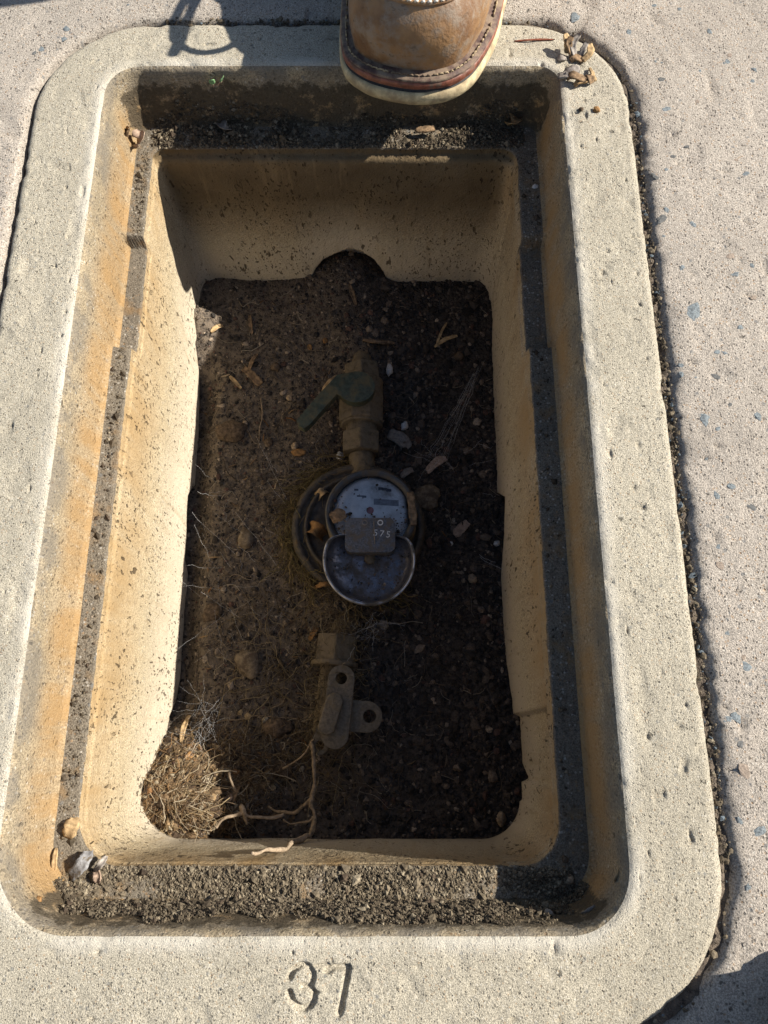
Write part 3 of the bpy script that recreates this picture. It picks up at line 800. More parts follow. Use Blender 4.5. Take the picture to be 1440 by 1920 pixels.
# faint print on the dial
for (px, py, wd, ht) in [(714, 916, 5, 3), (721, 917, 5, 3), (729, 919, 5, 3), (668, 918, 4, 2), (675, 930, 6, 1.6), (683, 931, 4, 2.4)]:
    q = P(px, py, zr - .0013); s = .64 / F
    MB().add(*extrude([(q[0] - wd * s, q[1] - ht * s), (q[0] + wd * s, q[1] - ht * s), (q[0] + wd * s, q[1] + ht * s * .7), (q[0] - wd * s, q[1] + ht * s)], [], zr - .0016, zr - .0012)).build('print_mark', M['ink_dark'], dial, False)
q = P(722, 940, zr - .0013); MB().add(*extrude([(q[0] - .010, q[1] - .003), (q[0] + .012, q[1] - .0045), (q[0] + .012, q[1] + .001), (q[0] - .010, q[1] + .0025)], [], zr - .00155, zr - .0013)).build('print_panel', plain('print_grey', (.22, .22, .25), .6, amt=.3), dial, False)
# opened lid: a shallow cup, inside up, leaning towards the near end
LC = P(692, 1050, zr + .009)
pr_ = [(.001, -.0065), (.022, -.0060), (.030, -.0048), (.0345, -.0018), (.0362, .0022), (.0374, .0052), (.0384, .0050), (.0386, .0028), (.0378, -.0030), (.0350, -.0078), (.024, -.0092), (.001, -.0096)]
v_, f_ = lathe(pr_, (0, 0, 0), n=72); v_ = np.array(v_)
R = np.array(Matrix.Rotation(math.radians(4), 3, 'X')) @ np.array(Matrix.Rotation(math.radians(4), 3, 'Y'))
dent = .0016 * np.exp(-(((v_[:, 0] + .012) / .01) ** 2 + ((v_[:, 1] + .036) / .008) ** 2)); v_[:, 2] += dent * 1.4; v_[:, 1] += dent
v_[:, 1] = np.where(v_[:, 1] > .008, .008 + .0135 * np.tanh((v_[:, 1] - .008) / .0135), v_[:, 1]); v_ = v_ @ R.T + LC
nin = 4
inside = [f for f in f_ if max(f) < 72 * 5 or len(f) > 4 and f[0] < 72]
lidv = MB().add(v_, f_)
lid = lidv.build('lid', M['lid_in'], meter)
rimv, rimf = lathe([(.0360, .0018), (.0372, .0053), (.0383, .0058), (.0391, .0040), (.0390, .0005), (.0384, -.0012), (.0374, .0000)], (0, 0, 0), n=72); rimv = np.array(rimv); rimv[:, 2] += np.exp(-(((rimv[:, 0] + .012) / .01) ** 2 + ((rimv[:, 1] + .036) / .008) ** 2)) * .0022
rimv[:, 1] = np.where(rimv[:, 1] > .008, .008 + .0135 * np.tanh((rimv[:, 1] - .008) / .0135), rimv[:, 1])
MB().add(rimv @ R.T + LC, rimf[:-2] + [tuple(6 * 72 + k for k in (a, (a + 1) % 72)) + tuple((( a + 1) % 72, a)) for a in range(72)]).build('rim', M['chrome'], lid)
sv0, sf0 = lathe([(.0048, -.006), (.0048, -.0035), (.0036, -.0028), (.0006, -.0026)], (0, 0, 0), n=18)
MB().add(np.array(sv0) @ R.T + LC + np.array([.001, .002, 0]), sf0).build('centre_stud', M['bronze'], lid)
# serial plate on the hinge
pc = P(694, 1003, zr + .0168); hw, hh_, rr_ = .0212, .0150, .0060
ptz = zr + .0168
def rrect(cx, cy, hw, hh, r, n=7):
    out = []
    for (sx, sy, a0) in ((1, -1, -90), (1, 1, 0), (-1, 1, 90), (-1, -1, 180)):
        for k in range(n + 1):
            a = math.radians(a0 + 90 * k / n); out.append((cx + sx * (hw - r) + r * math.cos(a), cy + sy * (hh - r) + r * math.sin(a)))
    return out
pl = MB().add(*extrude(rrect(pc[0], pc[1], hw, hh_, rr_), [], zr + .0005, ptz)).build('serial_plate', M['plate'], meter, True); bevel(pl, .0012, 3)
pt = ptz
def ringmesh(c, r0, r1, z0, z1, n=24):
    return extrude([(c[0] + r1 * math.cos(2 * math.pi * k / n), c[1] + r1 * math.sin(2 * math.pi * k / n)) for k in range(n)], [[(c[0] + r0 * math.cos(-2 * math.pi * k / n), c[1] + r0 * math.sin(-2 * math.pi * k / n)) for k in range(n)]], z0, z1)
for px in (684, 713):
    q = P(px, 980, pt); MB().add(*ringmesh(q, .0016, .0025, pt - .0002, pt + .0004)).build('ring_mark', M['ink'] if px > 700 else M['leaf_grey'], pl, False)
def text(s, px, py, size, z, mat, parent, rot=0, name='numerals', depth=.0002):
    cu_ = bpy.data.curves.new(name, 'FONT'); cu_.body = s; cu_.size = size; cu_.extrude = depth; cu_.align_x = 'CENTER'; cu_.align_y = 'CENTER'; cu_.space_character = 1.35
    o = bpy.data.objects.new(name, cu_); COL.objects.link(o)
    me = bpy.data.meshes.new_from_object(o.evaluated_get(bpy.context.evaluated_depsgraph_get())); bpy.data.objects.remove(o); me.name = name
    o = bpy.data.objects.new(name, me); link(o, parent); q = P(px, py, z); w_ = np.array(parent['_w'])
    o.location = tuple(q - w_); o.rotation_euler = (0, 0, rot); me.materials.clear(); me.materials.append(mat); return o
text('575', 716, 1001, .0080, pt + .0001, M['ink'], pl, math.radians(-8))
v_, f_ = tube([P(701, 978, pt + .0004), P(702, 1000, pt + .0006), P(703, 1020, pt + .0004)], .00028, 4); MB().add(v_, f_).build('straw', M['root_pale'], pl)

nd_ = 520; a_ = rng.uniform(0, 2 * math.pi, nd_); rr0 = np.sqrt(rng.uniform(0, 1, nd_)) * (RR - .003)
dx_, dy_ = rr0 * np.cos(a_), rr0 * np.sin(a_); kp = (dy_ < -.004 - .006 * rng.uniform(-1, 1, nd_)) | (rng.uniform(size=nd_) < .12) | ((dx_ < -.014) & (dy_ < .006))
dd_ = np.c_[C[0] + dx_, C[1] + dy_, np.full(nd_, zr + .0012)][kp]; sz_ = np.clip(rng.lognormal(math.log(.0006), .5, len(dd_)), .0003, .0020)
o = crumbs('dial_dirt', dd_, sz_, PAL[rng.choice(7, len(dd_), p=[.1, .15, .25, .22, .14, .04, .1])] * 1.3, M['crumb'], meter); o['kind'] = 'stuff'
nd_ = 260; a_ = rng.uniform(0, 2 * math.pi, nd_); rr0 = np.sqrt(rng.uniform(0, 1, nd_)) * .032
dd_ = np.c_[LC[0] + rr0 * np.cos(a_), LC[1] + np.minimum(rr0 * np.sin(a_), .016), LC[2] - .0050 + 3.2 * rr0 ** 2]; sz_ = np.clip(rng.lognormal(math.log(.00045), .5, nd_), .0002, .0018)
o = crumbs('lid_dirt', dd_, sz_, PAL[rng.choice(7, nd_, p=[.1, .15, .25, .22, .14, .04, .1])], M['crumb'], meter); o['kind'] = 'stuff'
# spuds and coupling nuts of the meter along the pipe
def along(pts_px, zc):
    return [P(x, y, zc) for x, y in pts_px]
def prism_between(a, b_, r, n=6, r2=None, rot=0, flat=False):
    a, b_ = np.asarray(a, float), np.asarray(b_, float); t = b_ - a; t /= np.linalg.norm(t); up = np.array([0, 0, 1.0]); s = np.cross(t, up); s /= np.linalg.norm(s); u = np.cross(s, t); r2 = r if r2 is None else r2
    V, Fc = [], []
    for (c, rad) in ((a, r), (b_, r2)):
        for k in range(n):
            an = 2 * math.pi * k / n + rot; V.append(c + rad * (math.cos(an) * s + math.sin(an) * u))
    for k in range(n): Fc.append((k, (k + 1) % n, n + (k + 1) % n, n + k))
    Fc.append(tuple(range(n - 1, -1, -1))); Fc.append(tuple(range(n, 2 * n)))
    return V, Fc
za = -.226
# ---- far shut-off valve with its green lever
A = [P(x, y, za) for x, y in ((672, 560), (677, 688), (681, 700), (680, 745), (678, 790), (677, 812), (677, 852), (680, 905))]
fz_ = onfloor(A[3][0], A[3][1])
valve = empty('shutoff_valve', (A[3][0], A[3][1], min(fz_, -.245)))
tag(valve, 'dusty bronze shut-off valve with a bent green lever between the meter and the arched hole', 'valve')
def part_seg(root, name, a, b_, r, n=6, mat='bronze', r2=None, rot=0, bev=.0012):
    o = MB().add(*prism_between(a, b_, r, n, r2, rot)).build(name, M[mat], root, n > 10); bevel(o, bev, 2)
    return o
part_seg(valve, 'pipe', P(674, 630, -.262), A[2], .0105, 20)
part_seg(valve, 'end_nut', A[1], P(681, 722, za), .0185, 6, rot=math.pi / 6)
part_seg(valve, 'body', P(680, 715, za), P(678, 800, za), .0200, 20)
part_seg(valve, 'body_block', P(678, 744, za), P(677, 796, za), .0225, 8, rot=math.pi / 8)
part_seg(valve, 'shoulder', P(678, 798, za), A[6], .0150, 20)
part_seg(valve, 'coupling_nut', P(677, 814, za), A[6], .0195, 6, rot=math.pi / 6)
part_seg(valve, 'tail_pipe', A[6], P(682, 900, za), .0120, 20)
hz_ = -.199
hc = P(668, 728, hz_)
st0 = MB().add(*lathe([(.0085, za), (.0085, hz_)], (hc[0], hc[1], 0), n=20)).build('stem', M['bronze'], valve)
out = []
lv = [P(x, y, hz_)[:2] for x, y in ((632, 706), (600, 740), (557, 790), (559, 800), (571, 806), (580, 800), (612, 764), (632, 742))]
for k in range(26):
    a = math.radians(215 + (330 + 125 - 215) * k / 25 - 0); out.append((hc[0] + .0175 * math.cos(a), hc[1] + .0160 * math.sin(a)))
poly = out + [tuple(q) for q in lv]
hd = MB().add(*extrude(poly, [], hz_ - .0060, hz_ + .0035)).build('lever', M['green'], valve, True); bevel(hd, .0024, 4)
# ---- near lockable valve
zb_ = -.222
B = [P(x, y, zb_) for x, y in ((668, 1075), (640, 1180), (632, 1198), (628, 1246), (625, 1290), (612, 1400))]
lockv = empty('lock_valve', (B[4][0], B[4][1], min(onfloor(B[4][0], B[4][1]), -.244)))
tag(lockv, 'dusty bronze angle valve with two round-eared lock wings beside the meter', 'valve')
part_seg(lockv, 'spud', B[0] - [0, 0, .016], B[3], .0110, 20)
part_seg(lockv, 'coupling_nut', P(634, 1192, zb_), B[3], .0190, 6, rot=math.pi / 6)
part_seg(lockv, 'collar', P(628, 1240, zb_), P(627, 1250, zb_), .0205, 24)
part_seg(lockv, 'body', P(628, 1246, zb_ - .003), P(612, 1375, zb_ - .006), .0125, 20)
def capsule(p0, p1, r, hole_r=None, n=14, hole_c=None):
    p0, p1 = np.asarray(p0), np.asarray(p1); a0 = math.atan2(*(p1 - p0)[::-1]); o = []
    for k in range(n + 1): a = a0 - math.pi / 2 + math.pi * k / n; o.append((p1[0] + r * math.cos(a), p1[1] + r * math.sin(a)))
    for k in range(n + 1): a = a0 + math.pi / 2 + math.pi * k / n; o.append((p0[0] + r * math.cos(a), p0[1] + r * math.sin(a)))
    hs = []
    if hole_r: hs = [[(hole_c[0] + hole_r * math.cos(-2 * math.pi * k / 20), hole_c[1] + hole_r * math.sin(-2 * math.pi * k / 20)) for k in range(20)]]
    return o, hs
zw = -.203
e0, e1 = P(640, 1272, zw)[:2], P(628, 1378, zw)[:2]
o_, h_ = capsule(e1, e0, .0112, .0048, hole_c=e0)
wg = MB().add(*extrude(o_, h_, zw - .004, zw)).build('lock_wing', M['iron'], lockv, True); bevel(wg, .0009, 2)
zw2 = -.209
e2, e3 = P(688, 1344, zw2)[:2], P(632, 1340, zw2)[:2]
o_, h_ = capsule(e3, e2, .0128, .0054, hole_c=P(693, 1343, zw2)[:2])
wg2 = MB().add(*extrude(o_, h_, zw2 - .004, zw2)).build('lock_wing', M['iron'], lockv, True); bevel(wg2, .0009, 2)
e4 = P(599, 1398, zw2 - .004)[:2]; o_, h_ = capsule(e4 + np.array([.004, .012]), e4, .0075, .0038, hole_c=e4)
bevel(MB().add(*extrude(o_, h_, zw2 - .012, zw2 - .006)).build('lower_eye', M['iron'], lockv, True), .0009, 2)
th = P(620, 1338, zw + .006); ang = math.radians(74)
hp = [(.5, 1), (1, .72), (1, -.78), (.45, -1), (-.6, -1), (-1, -.8), (-1, .75), (-.4, 1)]
ca_, sa_ = math.cos(ang - math.pi / 2), math.sin(ang - math.pi / 2)
tp = [(th[0] + (a * .0072) * ca_ - (c_ * .0168) * sa_, th[1] + (a * .0072) * sa_ + (c_ * .0168) * ca_) for a, c_ in hp][::-1]
bevel(MB().add(*extrude(tp, [], zw - .001, zw + .0065)).build('tee_head', M['iron'], lockv, True), .0015, 3)
MB().add(*lathe([(.012, -.235), (.0115, zw - .003)], (th[0] + .002, th[1] + .001, 0), n=20)).build('plug_stem', M['bronze'], lockv)
# moss and root felt round the meter body
fib = []
def fibre_mesh(name, items, mat, label, cat):
    Vs, Fs, Cs = [], [], []; off = 0
    for pts, r, colr in items:
        v, f = tube(pts, r, 3, False); Vs.append(np.array(v)); Fs.append(np.array(f) + off); Cs.append(np.repeat(np.array([colr]), len(v), 0)); off += len(v)
    o = mesh_obj(name, np.concatenate(Vs), np.concatenate(Fs), mat, None, True, cols=np.concatenate(Cs)); o['kind'] = 'stuff'; o['label'] = label; o['category'] = cat
    return o
def wander(p, d, L_, n=7, wob=.5, stick=True, lift=.001):
    pts = [np.array(p)]; d = np.array(d, float); d /= np.linalg.norm(d)
    for k in range(n):
        d = d + rng.normal(0, wob, 3) * np.array([1, 1, .35]); d /= np.linalg.norm(d); q = pts[-1] + d * L_ / n
        if stick: q[2] = max(q[2] * .4 + (onfloor(q[0], q[1]) + lift) * .6, onfloor(q[0], q[1]) + .0003)
        pts.append(q)
    return pts
items = []
for i in range(760):       # felt around the body
    a = rng.uniform(math.radians(95), math.radians(300)); r = rng.uniform(.058, .072)
    q = np.array([mb[0] + r * math.cos(a), mb[1] + r * math.sin(a), rng.uniform(-.238, -.2215)])
    t = np.array([-math.sin(a), math.cos(a), rng.normal(0, .3)]) + rng.normal(0, .45, 3)
    c_ = np.array([(.20, .16, .07), (.14, .11, .045), (.26, .19, .09), (.10, .07, .04)][rng.integers(4)])
    items.append((wander(q, t, rng.uniform(.012, .04), 6, .35, False), rng.uniform(.00015, .00045), c_))
for i in range(260):       # felt between the meter, the near valve and the mound
    px, py = rng.uniform(440, 680), rng.uniform(1130, 1500)
    q = hit(px, py); c_ = np.array([(.24, .18, .10), (.14, .10, .055), (.32, .25, .15)][rng.integers(3)])
    items.append((wander(q + [0, 0, rng.uniform(.001, .012)], rng.normal(0, 1, 3) * [1, 1, .2], rng.uniform(.015, .06), 8, .4, True, .004), rng.uniform(.00012, .0004), c_))
for i in range(420):       # web-bound litter burying the spud and hanging on the lock valve
    u = rng.uniform(); q = P(rng.normal(655 - 55 * u, 24), 1105 + 270 * u + rng.normal(0, 12), rng.uniform(-.222, -.203 - .012 * u))
    c_ = np.array([(.22, .17, .09), (.14, .105, .055), (.30, .24, .15), (.11, .08, .05)][rng.integers(4)])
    items.append((wander(q, rng.normal(0, 1, 3) * [1, 1, .45], rng.uniform(.010, .032), 6, .5, False), rng.uniform(.0001, .0004), c_))
for i in range(260):       # loose straw spraying from the corner mound towards the lock valve
    u = rng.uniform() ** 1.5; q = hit(330 + 250 * u + rng.normal(0, 22), 1500 - 110 * u + rng.normal(0, 34)); q[2] = onfloor(q[0], q[1]) + rng.uniform(.0005, .010) * (1 - .6 * u)
    c_ = np.array([(.30, .225, .13), (.20, .14, .08), (.42, .35, .25), (.13, .09, .055)][rng.integers(4)])
    items.append((wander(q, np.array([.8, .35, .1]) + rng.normal(0, .8, 3) * [1, 1, .4], rng.uniform(.008, .035), 7, .3, i % 2 == 0, .005), rng.uniform(.0001, .0005), c_))
for i in range(950):       # thin rootlets over the rest of the floor
    px, py = rng.uniform(360, 940), rng.uniform(555, 1540)
    if px > 760 and rng.uniform() < .6: continue
    q = hit(px, py); c_ = np.array([(.17, .125, .085), (.30, .235, .165), (.10, .075, .05), (.40, .34, .26)][rng.integers(4)])
    items.append((wander(q, rng.normal(0, 1, 3) * [1, 1, .1], rng.uniform(.006, .04), 7, .4, True, .0022), rng.uniform(.0001, .00042), c_))
for i in range(130):       # short slivers of wood and leaf stalks
    px, py = rng.uniform(370, 930), rng.uniform(560, 1530)
    if px > 740 and rng.uniform() < .65: continue
    q = hit(px, py); a = rng.uniform(0, 6.28); l_ = rng.uniform(.003, .010); q2 = q + np.array([math.cos(a), math.sin(a), 0]) * l_
    q[2] = onfloor(q[0], q[1]) + .0008; q2[2] = onfloor(q2[0], q2[1]) + .0022; r_ = rng.uniform(.0004, .0011)
    c_ = np.array([(.22, .14, .08), (.30, .20, .11), (.16, .11, .07), (.36, .28, .19), (.30, .14, .05)][rng.integers(5)])
    items.append(([q, (q + q2) / 2 + rng.normal(0, .0004, 3), q2], [r_ * .6, r_, r_ * .5], c_))
c = P(345, 1480, -.195)
for i in range(900):       # dry fibres of the sunlit mound
    q = np.array([rng.normal(c[0] + .004, .026), rng.normal(c[1], .022), 0.0])
    q[0] = max(q[0], -.2); q[1] = max(q[1], -.09); q[2] = onfloor(q[0], q[1]) + rng.uniform(0, .004)
    c_ = np.array([(.27, .18, .09), (.17, .105, .055), (.40, .32, .21), (.22, .13, .06), (.12, .08, .045)][rng.integers(5)])
    items.append((wander(q, rng.normal(0, 1, 3) * [1, 1, .6] + [0, .3, 0], rng.uniform(.005, .026), 6, .55, i % 3 != 0, .004), rng.uniform(.0001, .00036) * (2.6 if i % 29 == 0 else 1), c_))
fibre_mesh('root_fibres', items, M['fibre'], 'matted fine rootlets and dry fibres tangled over the soil and meter', 'rootlets')

# ------------------------------------------------------------------ single loose things
def pebble(name, px, py, r, mat, label, cat='pebble', flat=.7, z=None, ax=(1, 1, 1), rough=.5, seed=1):
    if z is None: q = hit(px, py)
    else: q = P(px, py, z)
    dist = np.linalg.norm(q - np.array([0, 0, H])); s = r / F * dist * .97
    v = blob(seed, flat, rough, 3, ax) * s
    zz = (onfloor(q[0], q[1]) if z is None else z)
    v[:, 2] += -v[:, 2].min() - s * flat * (.75 if r > 14 else .35)
    o = mesh_obj(name, v + [q[0], q[1], zz], IF3, M[mat], None, True, origin=(q[0], q[1], zz))
    return tag(o, label, cat)
pebble('pebble', 730, 696, 11, 'stone_white', 'white pebble on the soil beside the green-levered valve', seed=2, ax=(.6, 1.1, 1))
pebble('pebble', 757, 800, 9, 'stone_white', 'small white stone chip near the bronze valve body', seed=3, ax=(.85, .9, 1))
pebble('pebble', 745, 815, 5, 'stone_white', 'tiny white stone chip resting against the dark bark piece', seed=31)
pebble('pebble', 885, 1086, 9, 'stone_tan', 'rounded pale pebble alone on dark soil between open lid and shaded wall', seed=4, flat=.6)
pebble('pebble', 938, 1536, 11, 'stone_tan', 'egg-shaped tan pebble in the shaded corner of the box floor', seed=5, ax=(.8, 1.1, 1))
pebble('pebble', 931, 1020, 6, 'stone_white', 'small grey-white pebble at the broken foot of the shaded wall', seed=6)
pebble('stone', 435, 812, 24, 'stone_brown', 'dirt-crusted brown stone by the sunlit wall, level with the green lever', 'stone', .55, seed=7, ax=(1.1, .8, 1))
pebble('stone', 467, 1243, 27, 'stone_dirty', 'large rounded tan stone half sunk between lock valve and sunlit wall', 'stone', .5, seed=8, ax=(.95, 1.05, 1), rough=.4)
pebble('stone', 463, 1010, 17, 'stone_dirty', 'grey stone with white crust beside the meter', 'stone', .6, seed=9, ax=(.9, 1.2, 1))
pebble('stone', 398, 1148, 18, 'stone_brown', 'crumbly brown clod near the sunlit wall, level with the meter outlet', 'stone', .55, seed=10)
pebble('stone', 520, 1365, 22, 'stone_brown', 'brown clod wrapped in rootlets near the lock wings', 'stone', .6, seed=11, ax=(1.2, .8, 1))
pebble('stone', 530, 1440, 18, 'stone_brown', 'rounded brown clod between the litter mound and the lock wings', 'stone', .65, seed=12)
pebble('stone', 800, 932, 24, 'stone_dirty', 'flat grey stone touching the meter on its shaded side', 'stone', .35, seed=13, ax=(1, 1, 1))
pebble('clod', 560, 850, 10, 'leaf_orange', 'small orange-brown clod between the valve and the soil bank', 'clod', .6, seed=14, ax=(1.3, .7, 1))
pebble('pebble', 553, 838, 7, 'stone_tan', 'small tan pebble next to the orange-brown clod', seed=15)
pebble('pebble', 638, 857, 9, 'stone_white', 'pale squat chip where the valve coupling meets the meter', seed=16, ax=(.9, 1, 1))
pebble('pebble', 673, 860, 8, 'stone_white', 'pale upright chip between the valve coupling and the meter dial', seed=17, ax=(.6, 1, 1.3))
pebble('pebble', 718, 1171, 10, 'leaf_grey', 'grey pebble in the dusty web beside the open meter lid', seed=18)
for i, (px, py, r, mt, lb) in enumerate([(518, 690, 8, 'stone_brown', 'brown lump between the green lever and the arched hole'), (543, 748, 6, 'stone_tan', 'tiny tan pebble near the tip of the green lever'), (610, 640, 5, 'leaf_orange', 'orange crumb of bark between green lever and box end wall'), (460, 795, 5, 'stone_tan', 'tan speck of stone beside the dirt-crusted brown stone'), (505, 830, 8, 'stone_brown', 'small brown clod at the foot of the thin curved rootlet'), (860, 670, 9, 'stone_brown', 'reddish brown clod near the forked twig'), (845, 1020, 4, 'stone_white', 'tiny white pebble beside the folded leaf chip'), (495, 905, 5, 'stone_brown', 'brown crumb beside the grey crusted stone')]):
    pebble('pebble', px, py, r, mt, lb, seed=40 + i)
pebble('pebble', 1118, 207, 5, 'leaf_orange', 'orange-brown pebble on the sunlit rim', z=.0003, seed=60)
pebble('pebble', 1089, 206, 4, 'stone_brown', 'tiny dark pebble on the sunlit rim beside the orange-brown one', z=.0003, seed=61)
pebble('pebble', 1066, 1648, 8, 'stone_tan', 'tan pebble on the shaded corner of the lid ledge', z=-.051, seed=62)
pebble('pebble', 1058, 1610, 6, 'stone_brown', 'small brown pebble on the shaded ledge corner beside the tan one', z=-.051, seed=63)
pebble('pebble', 1003, 352, 5, 'stone_white', 'white crumb on the shaded long ledge', z=-.051, seed=64)
pebble('pebble', 1028, 1716, 9, 'leaf_grey', 'pale grey chip caught under the stamped rim beside its shaded corner', z=-.030, seed=65)
pebble('pebble', 73, 1686, 5, 'leaf_orange', 'bright orange crumb at the dusty sunlit corner by the stamped rim', z=-.022, seed=66)

def strip(name, pts, width, thick, mat, label, cat, curl=.25, parent=None, taper=.6, seed=0):
    """a bent, curled sliver (wood chip, bark, leaf): centre line, width and curl across"""
    r = np.random.default_rng(seed + 500); pts = catmull(pts, 5); n = len(pts); V, Fc = [], []; m = 5
    for i, p in enumerate(pts):
        t = pts[min(i + 1, n - 1)] - pts[max(i - 1, 0)]; t = t / np.linalg.norm(t); s = np.cross(t, [0, 0, 1.0]); s /= np.linalg.norm(s) + 1e-9; u = np.cross(s, t)
        f = i / (n - 1); wv = width * (1 - taper * abs(2 * f - 1) ** 2.5) * (1 + r.normal(0, .10))
        for side in (1, -1):
            for k in range(m):
                a = -1 + 2 * k / (m - 1); V.append(p + s * wv * .5 * a + u * (curl * wv * a * a + side * thick * .5 + r.normal(0, thick * .12)))
    for i in range(n - 1):
        b0, b1 = i * 2 * m, (i + 1) * 2 * m
        for k in range(m - 1):
            Fc.append((b0 + k, b1 + k, b1 + k + 1, b0 + k + 1)); Fc.append((b0 + m + k + 1, b1 + m + k + 1, b1 + m + k, b0 + m + k))
        Fc.append((b0, b0 + m, b1 + m, b1)); Fc.append((b0 + m - 1, b1 + m - 1, b1 + 2 * m - 1, b0 + 2 * m - 1))
    for b0 in (0, (n - 1) * 2 * m):
        for k in range(m - 1): Fc.append((b0 + k, b0 + k + 1, b0 + m + k + 1, b0 + m + k))
    o = MB().add(V, Fc).build(name, M[mat], parent, True, origin=pts[0] if parent is None else None)
    if parent is None: tag(o, label, cat)
    return o
def fstrip(name, pxs, width_px, mat, label, cat, lift=.0025, **k):
    pts = [];
    for j, (x, y) in enumerate(pxs):
        q = hit(x, y, lift); q[2] = onfloor(q[0], q[1]) + lift * (1 if 0 < j < len(pxs) - 1 else .35); pts.append(q)
    return strip(name, pts, width_px / F * .69, k.pop('thick', .0012), mat, label, cat, **k)
fstrip('wood_chip', [(456, 690), (472, 703), (488, 720)], 17, 'bark', 'broad brown wood chip with a split end, off the tip of the green lever', 'wood chip', curl=.2, taper=.2, seed=1)
fstrip('wood_chip', [(466, 692), (474, 676), (482, 662)], 8, 'bark', 'narrow brown wood sliver leaning on the broad wood chip', 'wood chip', seed=2, lift=.004)
fstrip('wood_chip', [(430, 704), (440, 715), (452, 727)], 8, 'bark_pale', 'narrow pale wood chip nearest the sunlit wall, beside the broad chip', 'wood chip', seed=3)
fstrip('wood_chip', [(578, 645), (583, 655)], 9, 'leaf_orange', 'small orange wood chip between green lever and box end wall', 'wood chip', seed=4)
fstrip('wood_chip', [(468, 590), (470, 610), (472, 625)], 8, 'bark', 'upright brown chip by the box wall with the arched hole', 'wood chip', seed=5)
fstrip('wood_chip', [(395, 622), (407, 614), (417, 610)], 9, 'bark_pale', 'brown chip on the sunlit patch of soil bank in the box corner', 'wood chip', seed=6)
fstrip('wood_chip', [(604, 730), (620, 715), (634, 702)], 9, 'bark_pale', 'pale chip lying against the elbow of the green lever', 'wood chip', seed=7, lift=.006)
fstrip('wood_chip', [(728, 812), (748, 822), (768, 838)], 26, 'leaf_grey', 'broad dark bark piece beside the valve coupling', 'bark', curl=.15, taper=.5, seed=8, lift=.004)
fstrip('leaf', [(800, 884), (818, 868), (838, 857)], 17, 'leaf_pink', 'curled pinkish dry leaf caught at the end of the silk strand', 'leaf', curl=.3, taper=.7, seed=9, lift=.007, thick=.0006)
fstrip('leaf', [(853, 1003), (864, 992), (878, 978)], 18, 'leaf_pink', 'pale folded leaf chip alone on dark soil between dial and shaded wall', 'leaf', curl=.28, taper=.5, seed=10, lift=.004, thick=.0006)
fstrip('leaf', [(752, 893), (765, 884), (775, 880)], 12, 'leaf_grey', 'small grey leaf scrap between the dial and the curled pinkish leaf', 'leaf', seed=11, lift=.005, thick=.0005)
fstrip('twig', [(815, 648), (835, 637), (858, 627)], 8, 'bark_pale', 'pale split twig lying by the shaded wall', 'twig', seed=12, lift=.005)
fstrip('twig', [(818, 645), (828, 622), (838, 602)], 5, 'bark_pale', 'thin straw leaning from the pale split twig', 'twig', seed=13, lift=.006)
fstrip('twig', [(680, 635), (710, 642), (740, 641)], 8, 'bark', 'brown twig lying across the soil between valve and arched hole', 'twig', seed=14, lift=.004)
fstrip('twig', [(655, 530), (661, 552), (668, 570)], 8, 'bark', 'short brown twig at the mouth of the arched hole', 'twig', seed=15, lift=.004)
fstrip('wood_chip', [(588, 1100), (606, 1096), (624, 1092)], 8, 'leaf_orange', 'orange wood sliver at the meter body beside the open lid', 'wood chip', seed=16, lift=.012)
fstrip('leaf', [(576, 985), (592, 992), (606, 1000)], 24, 'leaf_orange', 'crumpled orange leaf lying on the meter flange', 'leaf', seed=17, lift=.024, curl=.35, thick=.0006)
fstrip('leaf', [(588, 932), (604, 922), (618, 912)], 14, 'bark_pale', 'pale leaf scrap wedged between flange and dial', 'leaf', seed=18, lift=.026, thick=.0006)
fstrip('wood_chip', [(580, 1198), (588, 1186), (594, 1176)], 9, 'leaf_orange', 'orange chip leaning at the lock valve coupling', 'wood chip', seed=19, lift=.008)
# stick lying on the meter dial
q0, q1 = P(769, 923, zr + .0046), P(776, 985, zr + .0046)
strip('stick', [q0, (q0 + q1) / 2 + [0, 0, .0004], q1], .0068, .0022, 'bark', 'flat brown stick lying across the edge of the meter dial', 'stick', curl=.05, taper=.15, seed=20)
# debris on the dial edge
strip('leaf', [P(622, 975, zr + .006), P(634, 968, zr + .008), P(648, 966, zr + .0065)], .011, .0008, 'bark', 'crumpled brown litter lodged between the dial and its serial plate', 'leaf', curl=.3, seed=21)

# corner mound chips
c_m = lambda px, py, l=.003: hit(px, py, l)
def mstrip(name, pxs, w, mat, label, cat, seed, lift=.004, **k): return fstrip(name, pxs, w, mat, label, cat, lift=lift, seed=seed, **k)
mstrip('stick', [(337, 1392), (345, 1365), (353, 1342)], 9, 'bark_pale', 'stubby pale stick standing out of the sunlit litter mound', 'stick', 30, .008)
mstrip('wood_chip', [(430, 1508), (438, 1490), (448, 1468)], 11, 'bark', 'long split brown chip at the edge of the sunlit litter mound', 'wood chip', 31, .006)
mstrip('leaf', [(347, 1424), (355, 1418), (362, 1412)], 11, 'leaf_orange', 'yellow-orange leaf scrap on the sunlit litter mound', 'leaf', 32, .004, thick=.0006)
mstrip('leaf', [(368, 1398), (374, 1404)], 9, 'bark_pale', 'pale leaf curl on the ridge of the sunlit litter mound', 'leaf', 33, .004, thick=.0006)
mstrip('wood_chip', [(418, 1500), (430, 1495), (424, 1486)], 9, 'leaf_pink', 'small pink-brown flake beside the long split chip', 'wood chip', 34, .004)

